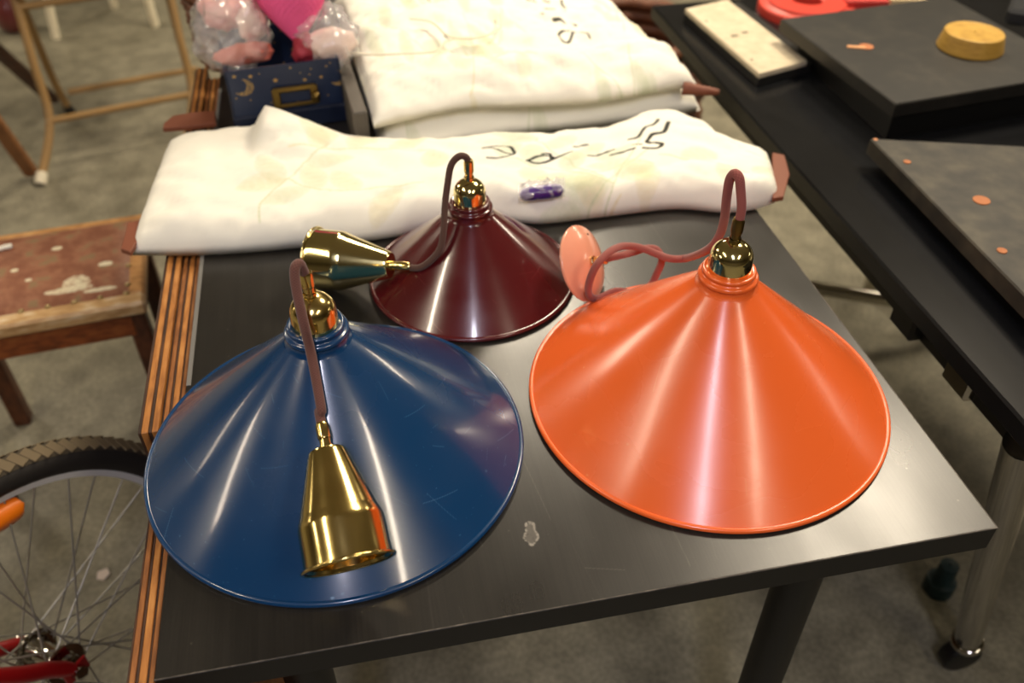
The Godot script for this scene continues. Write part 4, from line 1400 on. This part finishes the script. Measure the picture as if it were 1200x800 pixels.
func make_second_table() -> void:
	var a := px(764, 6, TOP)
	var b := px(1200, 495, TOP)
	var d := (b - a).normalized()
	var e := Vector3(d.z, 0, -d.x)                                   # to the right
	if e.x < 0:
		e = -e
	var t := thing("work_table", "long dark grey table with chrome legs carrying black wooden boards", "table", Vector3(a.x, 0, a.z))
	var o := t.position
	var len := 1.5
	var dark_top := std(Color8(26, 27, 29), 0.2)
	dark_top.albedo_texture = ramp_tex(256, 0.05, 0.01, [Color8(190, 190, 190), Color8(220, 220, 222), Color8(255, 255, 255)], 91, 0.5, 0.1)
	dark_top.uv1_triplanar = true
	dark_top.uv1_scale = Vector3(2, 2, 2)
	var top := quad_slab([a, a + d * len, a + d * len + e * 0.75, a + e * 0.75], TOP - 0.026, TOP, 0.003, o)
	part("table_top", top, dark_top, t)
	var ap := quad_slab([a + d * 0.12 + e * 0.03, a + d * (len - 0.12) + e * 0.03, a + d * (len - 0.12) + e * 0.055, a + d * 0.12 + e * 0.055], TOP - 0.07, TOP - 0.0265, 0.0, o)
	part("under_rail", ap, M.black_leg, t)
	# hinge brackets under the edge
	for q in [[1058, 372], [1122, 440], [1192, 505]]:
		var h := px(q[0], q[1], TOP - 0.05) - o
		var hm := MB.new()
		hm.box(Vector3(0.026, 0.045, 0.05), 0.004, Transform3D(Basis(e, Vector3.UP, d), h + e * 0.012))
		part("bracket", hm, M.chrome if q[0] == 1122 else M.dark, t)
	# leg frame: the near leg leans in under the top, a bar crosses further back
	var l0 := px(1200, 520, TOP - 0.04) - o
	var l1 := px(1133, 752, 0.07) - o
	var lg := MB.new()
	lg.tube(smooth_path(PackedVector3Array([l0, l0.lerp(l1, 0.5), l1])), 0.021, 18)
	var lo := part("leg", lg, M.chrome, t, "chrome tube leg")
	var cl := MB.new()
	cl.lathe([arc2(0.020, 0.008, 0.006, -90, 90, 8)], 24, Transform3D(axis_frame(l0 - l1), l1))
	part("collar", cl, M.chrome, lo)
	var ca := MB.new()
	ca.lathe([line2([Vector2(0.0, -0.014), Vector2(0.030, -0.014), Vector2(0.034, -0.010), Vector2(0.034, 0.010), Vector2(0.030, 0.014), Vector2(0.0, 0.014)])], 24, Transform3D(axis_frame(d), Vector3(l1.x, 0.035, l1.z)))
	part("castor", ca, M.black_leg, lo)
	var c0 := px(945, 336, 0.16) - o
	var c1 := px(1052, 353, 0.10) - o
	var bar := MB.new()
	bar.tube(PackedVector3Array([c0 + (c0 - c1) * 0.3, c1 + (c1 - c0) * 0.6]), 0.016, 16)
	part("foot_bar", bar, M.chrome, t, "chrome foot bar")
	var up := MB.new()
	var c2 := c1 + (c1 - c0) * 0.5
	up.tube(PackedVector3Array([c2, Vector3(c2.x, TOP - 0.03, c2.z)]), 0.02, 16)
	part("leg", up, M.black_leg, t)
	for k in 2:
		var g := d * (1.36 if k == 0 else 0.14) + e * 0.62
		var l2 := MB.new()
		l2.tube(PackedVector3Array([Vector3(g.x, 0.0, g.z), Vector3(g.x, TOP - 0.03, g.z)]), 0.02, 14)
		part("leg", l2, M.chrome, t)
	var ft := MB.new()
	var fp := px(1098, 690, 0.0) - o
	ft.lathe([line2([Vector2(0.026, 0.0), Vector2(0.026, 0.03)]), line2([Vector2(0.026, 0.03), Vector2(0.017, 0.034), Vector2(0.016, 0.075)]), line2([Vector2(0.016, 0.075), Vector2(0.002, 0.078)])], 20)
	var foot := solid("rubber_stopper", "small dark teal rubber stopper on the floor under the second table", "stopper", ft, std(Color8(20, 46, 48), 0.6))
	foot.position = fp + o
	# black board lying on a low box
	var worn := std(Color.WHITE, 0.5)
	worn.albedo_texture = ramp_tex(512, 0.02, 0.006, [Color8(14, 13, 12), Color8(27, 25, 21), Color8(50, 46, 38)], 92, 0.55, 0.1)
	worn.uv1_triplanar = true
	worn.uv1_scale = Vector3(3, 3, 3)
	var dusty := std(Color.WHITE, 0.6)
	dusty.albedo_texture = ramp_tex(512, 0.018, 0.007, [Color8(16, 15, 13), Color8(50, 46, 37), Color8(82, 76, 60)], 93, 0.6, 0.14)
	dusty.uv1_triplanar = true
	dusty.uv1_scale = Vector3(3.2, 3.2, 3.2)
	var raw := std(Color8(176, 108, 62), 0.7)
	var y1 := 0.805
	var n1 := px(1050, 122, y1)
	var k1 := px(915, 22, y1)
	var r1 := px(1200, 97, y1)
	var right := (r1 - n1).normalized()
	r1 = n1 + right * 0.36
	var k2 := k1 + right * 0.36
	var bt := thing("black_board", "black painted wooden board with drilled hole and yellow puck, raised on a base", "board", Vector3(n1.x, TOP, n1.z))
	part("panel", quad_slab([n1, r1, k2, k1], y1 - 0.022, y1, 0.002, bt.position), worn, bt)
	var ins := (k1 - n1).normalized()
	part("base", quad_slab([n1 + right * 0.008 + ins * 0.008, r1 - right * 0.02 + ins * 0.008, k2 - right * 0.02 - ins * 0.03, k1 + right * 0.03 - ins * 0.03], TOP + 0.0005, y1 - 0.0225, 0.0, bt.position), M.black_leg, bt)
	var hole := MB.new()
	var hc := px(1015, 55, y1) - bt.position
	hole.lathe([line2([Vector2(0.012, 0.0), Vector2(0.012, 0.0012)]), line2([Vector2(0.012, 0.0012), Vector2(0.0004, 0.0002)])], 18, Transform3D(Basis.IDENTITY, Vector3(hc.x, y1 - TOP, hc.z)))
	part("drilled_hole", hole, raw, bt, "bare wood drilled hole")
	var ch := MB.new()
	ch.box(Vector3(0.030, 0.003, 0.008), 0.001, Transform3D(Basis(Vector3.UP, -0.2), Vector3(hc.x - 0.018, y1 - TOP + 0.001, hc.z + 0.004)))
	part("wood_splinter", ch, std(Color8(220, 160, 110), 0.7), bt)
	var pk := px(1136, 56, y1)
	var pm := MB.new()
	pm.lathe([PackedVector2Array([Vector2(0.052, 0.0), Vector2(0.0535, 0.002), Vector2(0.0475, 0.026), Vector2(0.0462, 0.0275)]), line2([Vector2(0.0462, 0.0275), Vector2(0.0425, 0.0285), Vector2(0.0415, 0.0275), Vector2(0.002, 0.0272)])], 64)
	var puck := solid("yellow_puck", "round tapered yellow plastic puck lying on the black board", "puck", pm, wood(Color8(150, 112, 40), Color8(186, 146, 62), Color8(206, 166, 80), 95, 0.45, Vector3(6, 20, 6)))
	puck.position = pk
	var kb := MB.new()
	kb.box(Vector3(0.045, 0.028, 0.10), 0.006)
	var knob := solid("black_block", "small black block at the far side of the black board", "block", kb, std(Color8(34, 36, 40), 0.4))
	knob.position = px(1196, 26, y1) + Vector3(0.006, 0.0145, -0.02)
	knob.rotation.y = -0.5
	# second board, dusty
	var y2 := 0.782
	var n2 := px(1020, 162, y2)
	var f2 := px(1205, 350, y2)
	var dir2 := (f2 - n2).normalized()
	var back2 := (px(1200, 171, y2) - n2).normalized()
	f2 = n2 + dir2 * 0.42
	var dt := thing("black_board", "dusty worn black wooden board with bare drilled hole and chipped corner", "board", Vector3(n2.x, TOP, n2.z))
	part("panel", quad_slab([n2, n2 + back2 * 0.3, f2 + back2 * 0.3, f2], y2 - 0.024, y2, 0.002, dt.position), dusty, dt)
	part("base", quad_slab([n2 + back2 * 0.05 + dir2 * 0.03, n2 + back2 * 0.28 + dir2 * 0.03, f2 + back2 * 0.28 - dir2 * 0.03, f2 + back2 * 0.05 - dir2 * 0.03], TOP + 0.0005, y2 - 0.0245, 0.0, dt.position), M.black_leg, dt)
	for q in [[1150, 235, 0.011], [1063, 190, 0.005], [1174, 294, 0.006]]:
		var hp := px(q[0], q[1], y2) - dt.position
		var hm := MB.new()
		hm.lathe([line2([Vector2(q[2], 0.0), Vector2(q[2], 0.0012)]), line2([Vector2(q[2], 0.0012), Vector2(0.0004, 0.0002)])], 16, Transform3D(Basis.IDENTITY, Vector3(hp.x, y2 - TOP, hp.z)))
		part("drilled_hole", hm, raw, dt, "bare wood drilled hole")
	var cc := MB.new()
	cc.box(Vector3(0.010, 0.008, 0.010), 0.003, Transform3D(Basis(Vector3.UP, 0.3), n2 + dir2 * 0.003 + back2 * 0.006 - dt.position - Vector3(0, 0.003, 0)))
	part("chipped_corner", cc, std(Color8(214, 150, 104), 0.7), dt, "bare chipped corner")
	# pale slab on a dark base
	var y3 := TOP + 0.024
	var s := [px(803, 10, y3), px(890, 86, y3), px(946, 71, y3), px(853, -1, y3)]
	var wt := thing("slab", "pale stone slab with two dark slots lying on a dark base", "slab", Vector3(s[0].x, TOP, s[0].z))
	var cream := std(Color.WHITE, 0.55)
	cream.albedo_texture = ramp_tex(256, 0.03, 0.01, [Color8(188, 174, 146), Color8(206, 192, 164), Color8(220, 208, 182)], 96, 0.5, 0.2)
	cream.uv1_triplanar = true
	cream.uv1_scale = Vector3(5, 5, 5)
	part("face", quad_slab(s, y3 - 0.009, y3, 0.0015, wt.position), cream, wt)
	var rr: Vector3 = (s[2] - s[1]).normalized()
	part("base", quad_slab([s[0], s[1], s[2] + rr * 0.03, s[3] + rr * 0.03], TOP + 0.0005, y3 - 0.0095, 0.001, wt.position), std(Color8(34, 33, 32), 0.4), wt)
	for q in [[861, 42, 0.014], [873, 38, 0.012], [828, 25, 0.003], [881, 70, 0.003]]:
		var sp := px(q[0], q[1], y3) - wt.position
		var sm := MB.new()
		sm.box(Vector3(q[2], 0.0012, 0.005), 0.0004, Transform3D(Basis(Vector3.UP, 0.25), Vector3(sp.x, y3 - TOP + 0.0002, sp.z)))
		part("slot", sm, M.dark, wt)
	# red hoop and red block
	var hcn := px(946, 2, TOP + 0.02)
	var hr := MB.new()
	hr.lathe([line2([Vector2(0.096, 0.0), Vector2(0.096, 0.012), Vector2(0.093, 0.016)]), line2([Vector2(0.093, 0.016), Vector2(0.078, 0.018), Vector2(0.076, 0.024)]), line2([Vector2(0.076, 0.024), Vector2(0.034, 0.026), Vector2(0.030, 0.022)]), line2([Vector2(0.030, 0.022), Vector2(0.030, 0.0)])], 64)
	var hoop := solid("red_ring", "flat red plastic ring lying on the dark table behind the black board", "ring", hr, std(Color8(206, 66, 52), 0.4))
	hoop.position = Vector3(hcn.x, TOP, hcn.z)
	var bk := MB.new()
	bk.box(Vector3(0.085, 0.03, 0.05), 0.003)
	var book := solid("red_block", "small red block behind the black board", "block", bk, std(Color8(200, 56, 50), 0.5))
	book.position = px(1018, 1, TOP + 0.03) + Vector3(0, -0.0145, -0.025)
	book.position.y = TOP + 0.0155
	var cs := MB.new()
	cs.box(Vector3(0.075, 0.03, 0.04), 0.003)
	var cst := solid("cream_block", "small cream block beside the red block", "block", cs, std(Color8(220, 196, 150), 0.6))
	cst.position = px(1060, -1, TOP + 0.03) + Vector3(0.012, -0.0145, -0.02)
	cst.position.y = TOP + 0.0155

func make_small_things() -> void:
	var p := MB.new()
	p.prism(PackedVector2Array([Vector2(-0.012, -0.006), Vector2(0.004, -0.014), Vector2(0.013, -0.002), Vector2(0.006, 0.012), Vector2(-0.008, 0.009)]), 0.0005, 0.004, 0.001)
	var o := solid("paper_scrap", "tiny pale paper scrap on the floor behind the wheel spokes", "paper", p, std(Color8(206, 190, 176), 0.8))
	o.position = px(121, 674, 0.0)

func _ready() -> void:
	rng.seed = 1
	make_materials()
	make_camera_and_light()
	make_room()
	make_table()
	make_second_table()
	make_lamps()
	make_bags()
	make_boards()
	make_box()
	wicker_basket("brown wicker basket behind the navy box at the table edge", Vector3(-0.462, TOP + 0.001, -1.57), 0.100, 0.09, 0.15, 10, 0.10)
	wicker_basket("brown wicker basket on the floor between the two tables", Vector3(0.30, 0.001, -2.28), 0.20, 0.18, 0.5, 16, 0.05)
	make_stool()
	make_bicycle()
	make_chairs()
	make_small_things()
